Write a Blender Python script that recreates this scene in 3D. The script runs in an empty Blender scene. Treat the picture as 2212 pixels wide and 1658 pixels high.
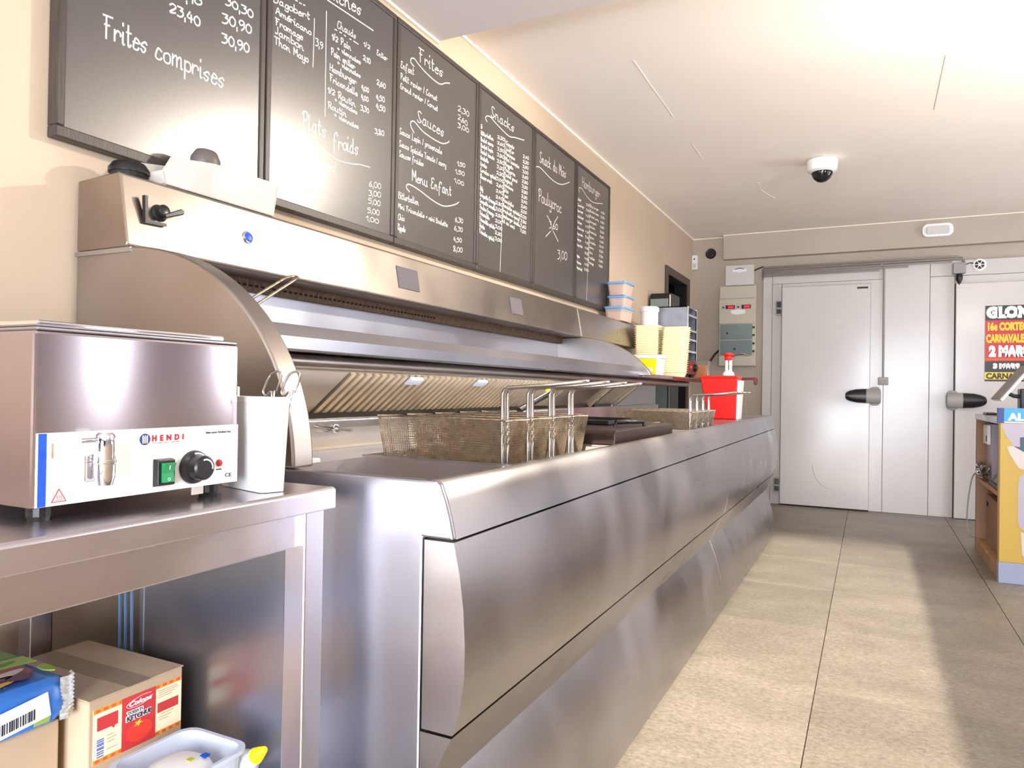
import bpy, bmesh, math, random
from mathutils import Vector, Matrix
random.seed(7)
scene = bpy.context.scene
COL = scene.collection
PI = math.pi

# ------------------------------------------------------------------ camera
cam_d = bpy.data.cameras.new('camera')
cam_d.sensor_fit = 'HORIZONTAL'
cam_d.sensor_width = 36.0
cam_d.lens = 36.0 * 1563.34 / 2212.0
cam_d.clip_start = 0.02
cam = bpy.data.objects.new('camera', cam_d)
COL.objects.link(cam)
_yaw, _pitch, _roll = math.radians(26.2847), math.radians(0.4474), math.radians(0.90996)
_f = Vector((-math.sin(_yaw) * math.cos(_pitch), math.cos(_yaw) * math.cos(_pitch), math.sin(_pitch)))
_r = Vector((math.cos(_yaw), math.sin(_yaw), 0))
_u = _r.cross(_f)
_r2 = _r * math.cos(_roll) + _u * math.sin(_roll)
_u2 = -_r * math.sin(_roll) + _u * math.cos(_roll)
cam.matrix_world = Matrix(((_r2.x, _u2.x, -_f.x, 1.62), (_r2.y, _u2.y, -_f.y, 0.0), (_r2.z, _u2.z, -_f.z, 1.05), (0, 0, 0, 1)))
scene.camera = cam

# ------------------------------------------------------------------ colour management, world, lights
scene.view_settings.view_transform = 'Standard'
scene.view_settings.look = 'None'
scene.view_settings.gamma = 1.0
scene.view_settings.use_curve_mapping = False
scene.view_settings.exposure = 0.28
try:
    scene.cycles.use_denoising = True
    scene.cycles.max_bounces = 10
    scene.cycles.diffuse_bounces = 5
    scene.cycles.glossy_bounces = 5
    scene.cycles.sample_clamp_indirect = 6.0
    scene.cycles.caustics_reflective = True
except Exception:
    pass

world = bpy.data.worlds.new('world')
scene.world = world
world.use_nodes = True
bg = world.node_tree.nodes['Background']
bg.inputs[0].default_value = (0.80, 0.88, 1.0, 1)
bg.inputs[1].default_value = 2.2

def light(name, kind, energy, color, loc, direction=None, **kw):
    d = bpy.data.lights.new(name, kind)
    d.energy = energy
    d.color = color
    for k, v in kw.items():
        setattr(d, k, v)
    o = bpy.data.objects.new(name, d)
    o.location = loc
    if direction is not None:
        o.rotation_euler = Vector(direction).to_track_quat('-Z', 'Y').to_euler()
    COL.objects.link(o)
    return o

# low sun coming in through the shop front behind the photographer
light('sun', 'SUN', 18.0, (1.0, 0.92, 0.80), (3, -6, 4), (-0.15, 1.0, -0.25), angle=math.radians(0.8))
# daylight of the shop-front window
light('window_daylight', 'AREA', 240.0, (0.84, 0.90, 1.0), (2.325, -2.75, 1.15), (0, 1, 0.0), shape='RECTANGLE', size=1.62, size_y=1.9)
light('side_window_daylight', 'AREA', 22.0, (0.84, 0.90, 1.0), (5.36, 3.75, 1.3), (-1, 0, 0.0), shape='RECTANGLE', size=0.3, size_y=1.9)
light('side_door_daylight', 'AREA', 55.0, (0.92, 0.94, 1.0), (5.36, 5.5, 1.3), (-1, 0, 0.0), shape='RECTANGLE', size=1.45, size_y=1.9)
# warm lamps over the customers' side, with added fill lights among them
light('menu_spotlight', 'SPOT', 310.0, (1.0, 0.90, 0.77), (2.6, 3.8, 2.54), (-2.6, -2.1, -1.35), shadow_soft_size=0.06, spot_size=math.radians(92), spot_blend=0.8)
light('ceiling_fill', 'SPOT', 125.0, (1.0, 0.90, 0.77), (3.0, 3.0, 1.9), (-0.15, 0.1, 1.0), shadow_soft_size=0.10, spot_size=math.radians(158), spot_blend=0.35)  # added fill without a known lamp, brightens the ceiling
light('tray_fill', 'SPOT', 170.0, (1.0, 0.92, 0.80), (2.5, 3.2, 2.54), (-2.1, 1.65, -1.3), shadow_soft_size=0.06, spot_size=math.radians(46), spot_blend=0.7)  # added spot aimed at the tray stacks to make them bright
light('under_table_fill', 'AREA', 100.0, (0.80, 0.88, 1.0), (0.65, -2.75, 0.45), (0, 1, 0.0), shape='RECTANGLE', size=1.1, size_y=0.7)  # added cool light for the space under the work table
light('filter_fill', 'AREA', 8.0, (1.0, 0.95, 0.88), (0.37, 2.4, 1.088), (-0.55, 0, -0.8), shape='RECTANGLE', size=2.4, size_y=0.03)  # added strip of light, there only to brighten the hood filters
light('lamp_warm_rear', 'POINT', 25.0, (1.0, 0.92, 0.82), (3.05, 0.6, 2.3), shadow_soft_size=0.10)

# ------------------------------------------------------------------ materials
def lin(c):
    def g(v):
        v /= 255.0
        return v / 12.92 if v <= 0.04045 else ((v + 0.055) / 1.055) ** 2.4
    return (g(c[0]), g(c[1]), g(c[2]), 1.0)

def base_mat(name):
    m = bpy.data.materials.new(name)
    m.use_nodes = True
    nt = m.node_tree
    return m, nt, nt.nodes['Principled BSDF']

def mat(name, col, rough=0.5, metal=0.0, spec=0.5, noise=0.0, nscale=20.0, bump=0.0, bscale=80.0, trans=0.0, ior=1.45, emit=None, estr=0.0, coat=0.0, alpha=1.0, stretch=(1, 1, 1)):
    m, nt, b = base_mat(name)
    c = lin(col)
    b.inputs['Base Color'].default_value = c
    b.inputs['Roughness'].default_value = rough
    b.inputs['Metallic'].default_value = metal
    b.inputs['Specular IOR Level'].default_value = spec
    b.inputs['Transmission Weight'].default_value = trans
    b.inputs['IOR'].default_value = ior
    b.inputs['Coat Weight'].default_value = coat
    b.inputs['Coat Roughness'].default_value = 0.30
    b.inputs['Alpha'].default_value = alpha
    if emit:
        b.inputs['Emission Color'].default_value = lin(emit)
        b.inputs['Emission Strength'].default_value = estr
    if noise or bump:
        tc = nt.nodes.new('ShaderNodeTexCoord')
        mp = nt.nodes.new('ShaderNodeMapping')
        mp.inputs['Scale'].default_value = stretch
        nt.links.new(tc.outputs['Object'], mp.inputs['Vector'])
    if noise:
        n = nt.nodes.new('ShaderNodeTexNoise')
        n.inputs['Scale'].default_value = nscale
        n.inputs['Detail'].default_value = 4
        nt.links.new(mp.outputs[0], n.inputs['Vector'])
        r = nt.nodes.new('ShaderNodeMapRange')
        r.inputs[1].default_value = 0.3; r.inputs[2].default_value = 0.7
        r.inputs[3].default_value = 1.0 - noise; r.inputs[4].default_value = 1.0 + noise
        nt.links.new(n.outputs[0], r.inputs[0])
        mx = nt.nodes.new('ShaderNodeVectorMath'); mx.operation = 'SCALE'
        mx.inputs[0].default_value = c[:3]
        nt.links.new(r.outputs[0], mx.inputs['Scale'])
        nt.links.new(mx.outputs[0], b.inputs['Base Color'])
    if bump:
        n2 = nt.nodes.new('ShaderNodeTexNoise')
        n2.inputs['Scale'].default_value = bscale
        n2.inputs['Detail'].default_value = 3
        nt.links.new(mp.outputs[0], n2.inputs['Vector'])
        bp = nt.nodes.new('ShaderNodeBump')
        bp.inputs['Strength'].default_value = bump
        bp.inputs['Distance'].default_value = 0.002
        nt.links.new(n2.outputs[0], bp.inputs['Height'])
        nt.links.new(bp.outputs[0], b.inputs['Normal'])
    return m

def steel(name, col, rough=0.28, stretch=(60, 2, 60), smudge=0.12, wave=0.25, tint=0.10):
    """brushed stainless steel: fine directional roughness, greasy smudges, slight waviness of the sheet"""
    m, nt, b = base_mat(name)
    c = lin(col)
    b.inputs['Metallic'].default_value = 1.0
    tc = nt.nodes.new('ShaderNodeTexCoord')
    mp = nt.nodes.new('ShaderNodeMapping'); mp.inputs['Scale'].default_value = stretch
    nt.links.new(tc.outputs['Object'], mp.inputs['Vector'])
    fine = nt.nodes.new('ShaderNodeTexNoise'); fine.inputs['Scale'].default_value = 1.6; fine.inputs['Detail'].default_value = 2
    nt.links.new(mp.outputs[0], fine.inputs['Vector'])
    big = nt.nodes.new('ShaderNodeTexNoise'); big.inputs['Scale'].default_value = 3.2; big.inputs['Detail'].default_value = 1.5; big.inputs['Distortion'].default_value = 0.3
    nt.links.new(tc.outputs['Object'], big.inputs['Vector'])
    r1 = nt.nodes.new('ShaderNodeMapRange')
    r1.interpolation_type = 'SMOOTHERSTEP'
    r1.inputs[1].default_value = 0.15; r1.inputs[2].default_value = 0.85
    r1.inputs[3].default_value = rough - smudge * 0.5; r1.inputs[4].default_value = rough + smudge
    nt.links.new(big.outputs[0], r1.inputs[0])
    ad = nt.nodes.new('ShaderNodeMath'); ad.operation = 'MULTIPLY_ADD'
    ad.inputs[1].default_value = 0.06
    nt.links.new(fine.outputs[0], ad.inputs[0]); nt.links.new(r1.outputs[0], ad.inputs[2])
    nt.links.new(r1.outputs[0], b.inputs['Roughness'])
    r2 = nt.nodes.new('ShaderNodeMapRange')
    r2.interpolation_type = 'SMOOTHERSTEP'
    r2.inputs[1].default_value = 0.15; r2.inputs[2].default_value = 0.85
    r2.inputs[3].default_value = 1.0 - tint; r2.inputs[4].default_value = 1.0 + tint
    nt.links.new(big.outputs[0], r2.inputs[0])
    mx = nt.nodes.new('ShaderNodeVectorMath'); mx.operation = 'SCALE'; mx.inputs[0].default_value = c[:3]
    nt.links.new(r2.outputs[0], mx.inputs['Scale'])
    nt.links.new(mx.outputs[0], b.inputs['Base Color'])
    wv = nt.nodes.new('ShaderNodeTexNoise'); wv.inputs['Scale'].default_value = 2.2; wv.inputs['Detail'].default_value = 1
    nt.links.new(tc.outputs['Object'], wv.inputs['Vector'])
    bp = nt.nodes.new('ShaderNodeBump'); bp.inputs['Strength'].default_value = wave; bp.inputs['Distance'].default_value = 0.02
    nt.links.new(wv.outputs[0], bp.inputs['Height'])
    nt.links.new(bp.outputs[0], b.inputs['Normal'])
    return m

def tile_mat(name, col):
    m, nt, b = base_mat(name)
    c = lin(col)
    tc = nt.nodes.new('ShaderNodeTexCoord')
    geo = nt.nodes.new('ShaderNodeNewGeometry')
    oi = nt.nodes.new('ShaderNodeObjectInfo')
    n1 = nt.nodes.new('ShaderNodeTexNoise'); n1.inputs['Scale'].default_value = 3.0; n1.inputs['Detail'].default_value = 8; n1.inputs['Roughness'].default_value = 0.65
    mp = nt.nodes.new('ShaderNodeMapping'); mp.inputs['Scale'].default_value = (1.0, 1.5, 1.0)
    nt.links.new(geo.outputs['Position'], mp.inputs['Vector'])
    nt.links.new(mp.outputs[0], n1.inputs['Vector'])
    n2 = nt.nodes.new('ShaderNodeTexNoise'); n2.inputs['Scale'].default_value = 46.0; n2.inputs['Detail'].default_value = 7; n2.inputs['Roughness'].default_value = 0.85
    nt.links.new(mp.outputs[0], n2.inputs['Vector'])
    r1 = nt.nodes.new('ShaderNodeMapRange'); r1.inputs[1].default_value = 0.32; r1.inputs[2].default_value = 0.68; r1.inputs[3].default_value = 0.80; r1.inputs[4].default_value = 1.16
    nt.links.new(n1.outputs[0], r1.inputs[0])
    r2 = nt.nodes.new('ShaderNodeMapRange'); r2.inputs[1].default_value = 0.34; r2.inputs[2].default_value = 0.62; r2.inputs[3].default_value = 0.55; r2.inputs[4].default_value = 1.28
    nt.links.new(n2.outputs[0], r2.inputs[0])
    r3 = nt.nodes.new('ShaderNodeMapRange'); r3.inputs[3].default_value = 0.90; r3.inputs[4].default_value = 1.10
    nt.links.new(oi.outputs['Random'], r3.inputs[0])
    m1 = nt.nodes.new('ShaderNodeMath'); m1.operation = 'MULTIPLY'
    nt.links.new(r1.outputs[0], m1.inputs[0]); nt.links.new(r2.outputs[0], m1.inputs[1])
    m2 = nt.nodes.new('ShaderNodeMath'); m2.operation = 'MULTIPLY'
    nt.links.new(m1.outputs[0], m2.inputs[0]); nt.links.new(r3.outputs[0], m2.inputs[1])
    mx = nt.nodes.new('ShaderNodeVectorMath'); mx.operation = 'SCALE'; mx.inputs[0].default_value = c[:3]
    nt.links.new(m2.outputs[0], mx.inputs['Scale'])
    nt.links.new(mx.outputs[0], b.inputs['Base Color'])
    b.inputs['Roughness'].default_value = 0.42
    bp = nt.nodes.new('ShaderNodeBump'); bp.inputs['Strength'].default_value = 0.25; bp.inputs['Distance'].default_value = 0.002
    nt.links.new(n2.outputs[0], bp.inputs['Height']); nt.links.new(bp.outputs[0], b.inputs['Normal'])
    return m

M = {}
M['wall'] = mat('wall_paint', (196, 176, 152), 0.75, noise=0.03, nscale=3, bump=0.08, bscale=120)
M['wall_back'] = mat('back_wall_paint', (184, 171, 156), 0.75, noise=0.04, nscale=2.5, bump=0.08, bscale=120)
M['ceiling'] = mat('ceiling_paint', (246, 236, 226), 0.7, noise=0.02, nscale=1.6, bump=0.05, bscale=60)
M['ceiling_low'] = mat('soffit_cool_tone', (222, 212, 208), 0.7, noise=0.02, nscale=2)  # greyer ceiling colour, the soffit's cooler light put into it
M['wall_right'] = mat('pale_wall_paint', (150, 142, 147), 0.6)
M['wall_front'] = mat('dark_wall_paint', (72, 70, 74), 0.7)
M['trim'] = mat('trim_paint', (250, 240, 225), 0.5)
M['tile'] = tile_mat('floor_tile', (130, 121, 108))
M['grout'] = mat('grout', (72, 60, 48), 0.9)
M['cold'] = mat('cold_room_panel', (198, 193, 189), 0.22, noise=0.03, nscale=2.5, bump=0.10, bscale=1.2)
M['cold_door'] = mat('cold_room_door', (202, 197, 193), 0.16, noise=0.02, nscale=2.0, bump=0.08, bscale=1.0)
M['dark'] = mat('painted_dark', (20, 18, 18), 0.9)  # near-black that stands in for shade inside openings and slots
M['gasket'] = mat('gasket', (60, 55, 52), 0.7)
M['frame_brown'] = mat('brown_door_frame', (84, 70, 60), 0.5)
M['black'] = mat('black_plastic', (28, 26, 26), 0.32)
M['black_soft'] = mat('black_rubber', (30, 28, 28), 0.7)
M['grey_pl'] = mat('grey_plastic', (150, 147, 142), 0.4)
M['white_pl'] = mat('white_plastic', (240, 240, 238), 0.3)
M['cable_grey'] = mat('grey_conduit', (150, 142, 134), 0.5)
M['beige_box'] = mat('beige_enclosure', (196, 188, 168), 0.5)
M['grey_box'] = mat('light_grey_enclosure', (206, 202, 196), 0.45)
M['smoke'] = mat('smoked_window', (126, 140, 138), 0.10)
M['red_led'] = mat('red_display', (200, 20, 50), 0.3, emit=(255, 30, 60), estr=0.7)
M['chalk'] = mat('chalk_writing', (246, 240, 232), 0.8)
M['board'] = mat('chalkboard', (62, 57, 54), 0.26, spec=1.0, noise=0.10, nscale=160, bump=0.04, bscale=420, coat=0.7)
M['board_frame'] = mat('black_stained_wood', (58, 50, 45), 0.42, noise=0.25, nscale=10, stretch=(12, 12, 1), bump=0.3, bscale=30)
M['steel'] = steel('brushed_steel', (180, 178, 182), 0.30)
M['steel_table'] = steel('table_steel', (206, 200, 204), 0.30, wave=0.12)
M['steel_dark'] = steel('brushed_steel_warm', (166, 158, 152), 0.34)
M['steel_front'] = steel('steel_front_panels', (158, 154, 155), 0.28, smudge=0.10, wave=0.0)
M['steel_fine'] = steel('steel_vertical_grain', (166, 166, 175), 0.30, stretch=(60, 60, 2), smudge=0.06, wave=0.22)
M['steel_heater'] = steel('bain_marie_steel', (176, 166, 170), 0.15, stretch=(60, 60, 2), smudge=0.05, wave=0.10, tint=0.06)
def brushed_vertical(m):
    nt = m.node_tree; b = nt.nodes['Principled BSDF']
    tg = nt.nodes.new('ShaderNodeTangent'); tg.direction_type = 'RADIAL'; tg.axis = 'Z'
    nt.links.new(tg.outputs[0], b.inputs['Tangent'])
    b.inputs['Anisotropic'].default_value = 0.85
    b.inputs['Anisotropic Rotation'].default_value = 0.25
brushed_vertical(M['steel_heater'])
M['steel_filter'] = steel('greasy_filter_steel', (204, 192, 174), 0.36, smudge=0.2, tint=0.2)
M['steel_well'] = steel('well_steel', (190, 184, 182), 0.36)
M['chrome'] = mat('chrome', (225, 225, 230), 0.06, metal=1.0)
M['wire'] = mat('basket_wire', (196, 180, 158), 0.28, metal=1.0, noise=0.35, nscale=60)
M['wire_bright'] = mat('bright_wire', (205, 200, 196), 0.22, metal=1.0)
M['grease'] = mat('greasy_strip', (92, 68, 48), 0.6, noise=0.6, nscale=40, stretch=(1, 3, 1))
M['red'] = mat('red_plastic', (232, 36, 32), 0.32)
M['dark_red'] = mat('dark_red_edge', (96, 34, 28), 0.4)
M['yellow'] = mat('yellow_label', (250, 242, 10), 0.4)
M['tray_yellow'] = mat('pale_yellow_tray', (255, 246, 205), 0.5)
M['yellow_panel'] = mat('yellow_panel', (190, 160, 70), 0.4)
M['plinth'] = mat('blue_grey_plinth', (150, 160, 185), 0.35)
M['wood'] = mat('raw_wood', (178, 136, 96), 0.6, noise=0.18, nscale=6, stretch=(6, 6, 1))
M['wood_dark'] = mat('brown_board', (146, 112, 84), 0.6, noise=0.1, nscale=6)
M['card'] = mat('cardboard', (190, 166, 136), 0.8, noise=0.05, nscale=8)
M['card_dark'] = mat('brown_cardboard', (150, 112, 84), 0.8, noise=0.05, nscale=8)
M['tape'] = mat('parcel_tape', (158, 136, 112), 0.3)
M['blue_lid'] = mat('blue_lid', (110, 165, 225), 0.4)
M['clear'] = mat('cloudy_plastic', (252, 248, 242), 0.35, trans=0.62, ior=1.12)
M['clear_box'] = mat('clear_plastic_box', (250, 250, 248), 0.08, trans=0.97, ior=1.05)
M['clip'] = mat('clip_grey', (128, 132, 146), 0.35)
M['cover_dark'] = mat('dark_brown_cover', (64, 50, 44), 0.3, metal=0.5)
M['grey_tool'] = mat('grey_tool_plastic', (96, 88, 82), 0.45)
M['food'] = mat('orange_fried_onions', (228, 158, 112), 0.8, noise=0.35, nscale=60)
M['glass'] = mat('dark_glass', (30, 30, 32), 0.05)
M['galv'] = mat('galvanised_sheet', (150, 152, 160), 0.32, metal=0.85, noise=0.12, nscale=14)
M['orange'] = mat('orange_carton', (222, 140, 70), 0.6)
M['tub'] = mat('milky_blue_tub', (228, 234, 246), 0.4, trans=0.25, ior=1.2)
M['white_food'] = mat('white_paper', (244, 240, 230), 0.7)
M['blue'] = mat('blue_print', (30, 80, 200), 0.35)
M['navy'] = mat('navy_print', (40, 60, 130), 0.4)
M['sky_blue'] = mat('light_blue_carton', (70, 160, 235), 0.45)
M['print_red'] = mat('red_print', (176, 26, 40), 0.4)
M['label_red'] = mat('label_red', (205, 58, 58), 0.5)
M['label_cream'] = mat('label_cream', (250, 238, 196), 0.5)
M['label_orange'] = mat('label_orange', (238, 150, 60), 0.5)
M['label_orange_dark'] = mat('label_orange_dark', (214, 100, 40), 0.5)
M['tomato'] = mat('tomato_print', (228, 66, 52), 0.45)
M['green'] = mat('green_switch', (16, 130, 72), 0.25)
M['leaf'] = mat('leaf_print', (200, 200, 60), 0.5)
M['ink'] = mat('dark_print', (40, 42, 60), 0.6)
M['pos_grey'] = mat('grey_screen_back', (132, 126, 118), 0.5)
M['poster_red'] = mat('poster_red', (190, 36, 44), 0.35)
M['poster_black'] = mat('poster_black', (44, 36, 42), 0.35)
M['poster_yellow'] = mat('poster_yellow', (236, 200, 40), 0.4)
M['poster_white'] = mat('poster_white', (240, 232, 226), 0.4)
M['plate_grey'] = mat('brushed_plate', (108, 104, 108), 0.6, spec=0.15)
M['steel_hood'] = steel('hood_steel', (160, 150, 142), 0.27, smudge=0.06, wave=0.05)
M['lav'] = mat('lavender_print', (176, 168, 182), 0.4)
M['lav_light'] = mat('pale_print', (205, 196, 190), 0.4)
M['dish'] = mat('dark_blue_print', (66, 84, 104), 0.4)
M['print_green'] = mat('green_foil', (86, 122, 60), 0.25)
M['print_blue'] = mat('blue_foil', (60, 130, 220), 0.18)
M['print_lime'] = mat('lime_foil', (150, 180, 80), 0.25)
M['print_redf'] = mat('red_foil', (150, 46, 44), 0.25)
M['print_purple'] = mat('plum_foil', (84, 40, 70), 0.25)
M['print_yellow'] = mat('yellow_foil', (226, 180, 70), 0.25)
M['foil'] = mat('crimped_foil', (214, 214, 205), 0.2, metal=0.6, noise=0.3, nscale=150)
M['sheet_blue'] = mat('blue_sheet', (90, 120, 160), 0.3)

# ------------------------------------------------------------------ mesh builder
class MB:
    def __init__(s):
        s.v = []; s.f = []; s.mi = []; s.cur = 0
    def _add(s, vs, fs):
        b = len(s.v)
        s.v += [tuple(p) for p in vs]
        for f in fs:
            s.f.append([b + i for i in f]); s.mi.append(s.cur)
        return s
    def box(s, x0, y0, z0, x1, y1, z1):
        return s._add([(x0, y0, z0), (x1, y0, z0), (x1, y1, z0), (x0, y1, z0), (x0, y0, z1), (x1, y0, z1), (x1, y1, z1), (x0, y1, z1)],
                      [(3, 2, 1, 0), (4, 5, 6, 7), (0, 1, 5, 4), (1, 2, 6, 5), (2, 3, 7, 6), (3, 0, 4, 7)])
    def hexa(s, bot, top):
        return s._add(list(bot) + list(top), [(3, 2, 1, 0), (4, 5, 6, 7), (0, 1, 5, 4), (1, 2, 6, 5), (2, 3, 7, 6), (3, 0, 4, 7)])
    def poly(s, pts):
        return s._add(pts, [tuple(range(len(pts)))])
    def prism(s, pts, vec):
        n = len(pts); vec = Vector(vec)
        a = [Vector(p) for p in pts]; b = [p + vec for p in a]
        fs = [tuple(range(n))[::-1], tuple(range(n, 2 * n))]
        fs += [(i, (i + 1) % n, n + (i + 1) % n, n + i) for i in range(n)]
        return s._add(a + b, fs)
    def prism_y(s, prof, y0, y1):
        return s.prism([(x, y0, z) for x, z in prof], (0, y1 - y0, 0))
    def prism_x(s, prof, x0, x1):
        return s.prism([(x0, y, z) for y, z in prof], (x1 - x0, 0, 0))
    def prism_z(s, prof, z0, z1):
        return s.prism([(x, y, z0) for x, y in prof], (0, 0, z1 - z0))
    def strip_y(s, prof, y0, y1, t):
        """open profile (x,z) thickened to the left by t and extruded along y"""
        P = [Vector((x, z)) for x, z in prof]; off = []
        for i, p in enumerate(P):
            d = (P[min(i + 1, len(P) - 1)] - P[max(i - 1, 0)]).normalized()
            off.append(p + Vector((-d.y, d.x)) * t)
        n = len(P)
        vs = []
        for y in (y0, y1):
            vs += [(p.x, y, p.y) for p in P] + [(p.x, y, p.y) for p in off]
        fs = []
        for i in range(n - 1):
            fs += [(i, i + 1, 2 * n + i + 1, 2 * n + i), (n + i + 1, n + i, 3 * n + i, 3 * n + i + 1),
                   (i + 1, i, n + i, n + i + 1), (2 * n + i, 2 * n + i + 1, 3 * n + i + 1, 3 * n + i)]
        fs += [(0, 2 * n, 3 * n, n), (2 * n - 1, 4 * n - 1, 3 * n - 1, n - 1)]
        return s._add(vs, fs)
    def tube(s, pts, r, n=6, closed=False, caps=True):
        P = [Vector(p) for p in pts]; m = len(P)
        rings = []
        prev = None
        for i, p in enumerate(P):
            if closed:
                d = (P[(i + 1) % m] - P[i - 1])
            else:
                d = P[min(i + 1, m - 1)] - P[max(i - 1, 0)]
            d.normalize()
            if prev is None:
                a = Vector((0, 0, 1)) if abs(d.z) < 0.9 else Vector((1, 0, 0))
                u = d.cross(a).normalized()
            else:
                u = (prev - d * prev.dot(d))
                if u.length < 1e-6:
                    u = d.orthogonal()
                u.normalize()
            prev = u
            w = d.cross(u)
            rr = r[i] if isinstance(r, (list, tuple)) else r
            rings.append([p + (u * math.cos(2 * PI * k / n) + w * math.sin(2 * PI * k / n)) * rr for k in range(n)])
        vs = [q for ring in rings for q in ring]
        fs = []
        for i in range(m if closed else m - 1):
            j = (i + 1) % m
            for k in range(n):
                fs.append((i * n + k, i * n + (k + 1) % n, j * n + (k + 1) % n, j * n + k))
        if caps and not closed:
            fs.append(tuple(range(n))[::-1]); fs.append(tuple(range((m - 1) * n, m * n)))
        return s._add(vs, fs)
    def lathe(s, org, axis, prof, n=24):
        """prof = [(r, h)] along axis from org"""
        ax = Vector(axis).normalized(); u = ax.orthogonal().normalized(); w = ax.cross(u); org = Vector(org)
        vs = []
        for r, h in prof:
            for k in range(n):
                a = 2 * PI * k / n
                vs.append(org + ax * h + (u * math.cos(a) + w * math.sin(a)) * max(r, 1e-5))
        fs = []
        for i in range(len(prof) - 1):
            for k in range(n):
                fs.append((i * n + k, i * n + (k + 1) % n, (i + 1) * n + (k + 1) % n, (i + 1) * n + k))
        fs.append(tuple(range(n))[::-1]); fs.append(tuple(range((len(prof) - 1) * n, len(prof) * n)))
        return s._add(vs, fs)
    def build(s, name, mats, parent=None, loc=(0, 0, 0), bevel=0.0, smooth=None, recalc=True, seg=2):
        base = Vector(parent['_b']) if parent is not None else Vector(loc)
        me = bpy.data.meshes.new(name)
        me.from_pydata([tuple(Vector(p) - base) for p in s.v], [], s.f)
        if not isinstance(mats, (list, tuple)):
            mats = [mats]
        for mm in mats:
            me.materials.append(mm)
        if len(mats) > 1:
            me.polygons.foreach_set('material_index', s.mi)
        if recalc:
            bm = bmesh.new(); bm.from_mesh(me)
            bmesh.ops.recalc_face_normals(bm, faces=bm.faces)
            bm.to_mesh(me); bm.free()
        o = bpy.data.objects.new(name, me)
        COL.objects.link(o)
        o['_b'] = tuple(base)
        if parent is not None:
            o.parent = parent
        else:
            o.location = base
        if bevel:
            bv = o.modifiers.new('bevel', 'BEVEL'); bv.width = bevel; bv.segments = seg; bv.limit_method = 'ANGLE'; bv.angle_limit = math.radians(40)
        if smooth is not None:
            me.polygons.foreach_set('use_smooth', [True] * len(me.polygons))
            me.set_sharp_from_angle(angle=math.radians(smooth))
        return o

def thing(name, label, cat, loc, group=None):
    o = bpy.data.objects.new(name, None)
    COL.objects.link(o)
    o.location = loc
    o.empty_display_size = 0.05
    o['_b'] = tuple(loc)
    return tag(o, label, cat, group)

def tag(o, label, cat, group=None):
    o['label'] = label; o['category'] = cat
    if group:
        o['group'] = group
    return o

def struct(o):
    o['kind'] = 'structure'
    return o

def copy_tree(o, parent=None, move=None):
    c = o.copy()
    COL.objects.link(c)
    c.parent = parent
    if move is not None:
        c.location = Vector(o.location) + Vector(move)
    for ch in list(o.children):
        copy_tree(ch, c)
    return c

def text(name, body, m, parent, origin, height, facing, width=None, bold=0.0, shear=0.0, depth=0.0004, align='LEFT', space=1.0):
    """lettering set flat on a face; facing '+x', '-y' or 'up' """
    cu = bpy.data.curves.new(name, 'FONT')
    cu.body = body
    cu.size = height / 0.72
    cu.extrude = depth
    cu.offset = bold
    cu.shear = shear
    cu.align_x = align
    cu.space_character = space
    cu.resolution_u = 3
    cu.materials.append(m)
    fo = bpy.data.objects.new(name, cu)
    COL.objects.link(fo)
    bpy.context.view_layer.update()
    me = bpy.data.meshes.new_from_object(fo.evaluated_get(bpy.context.evaluated_depsgraph_get()))
    bpy.data.objects.remove(fo)
    bpy.data.curves.remove(cu)
    me.name = name
    o = bpy.data.objects.new(name, me)
    COL.objects.link(o)
    base = Vector(parent['_b'])
    o['_b'] = tuple(base)
    o.parent = parent
    o.location = Vector(origin) - base
    o.rotation_euler = {'+x': (PI / 2, 0, PI / 2), '-y': (PI / 2, 0, 0), 'up': (0, 0, 0)}[facing]
    if width:
        xs_ = [v.co.x for v in me.vertices]
        w = max(xs_) - min(xs_)
        if w > 0:
            k = width / w
            for v in me.vertices:
                v.co.x *= k
    return o
# ------------------------------------------------------------------ the room
YB = 7.37
XR = 5.2
YF = -2.6
H = 2.6
floor = struct(MB().box(-0.1, YF - 0.1, -0.12, XR + 0.1, YB + 0.3, -0.006).build('floor', M['grout']))
tile_me = None
xs = [-0.828 + 0.762 * i for i in range(9)]
ys = [-2.968 + 0.722 * i for i in range(16)]
for i in range(8):
    for j in range(15):
        x0, x1 = max(xs[i], 0.0), min(xs[i + 1], XR)
        y0, y1 = max(ys[j], YF), min(ys[j + 1], YB)
        if x1 - x0 < 0.02 or y1 - y0 < 0.02:
            continue
        full = abs(x1 - x0 - 0.762) < 1e-4 and abs(y1 - y0 - 0.722) < 1e-4
        g, gy = 0.0016, 0.0005
        if full and tile_me is not None:
            t = bpy.data.objects.new('tile', tile_me); COL.objects.link(t); t.parent = floor; t['_b'] = (0, 0, 0)
        else:
            t = MB().box(g, gy, -0.02, x1 - x0 - g, y1 - y0 - gy, 0.0).build('tile', M['tile'])
            t.parent = floor
            if full:
                tile_me = t.data
        t.location = (x0, y0, 0)

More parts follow.
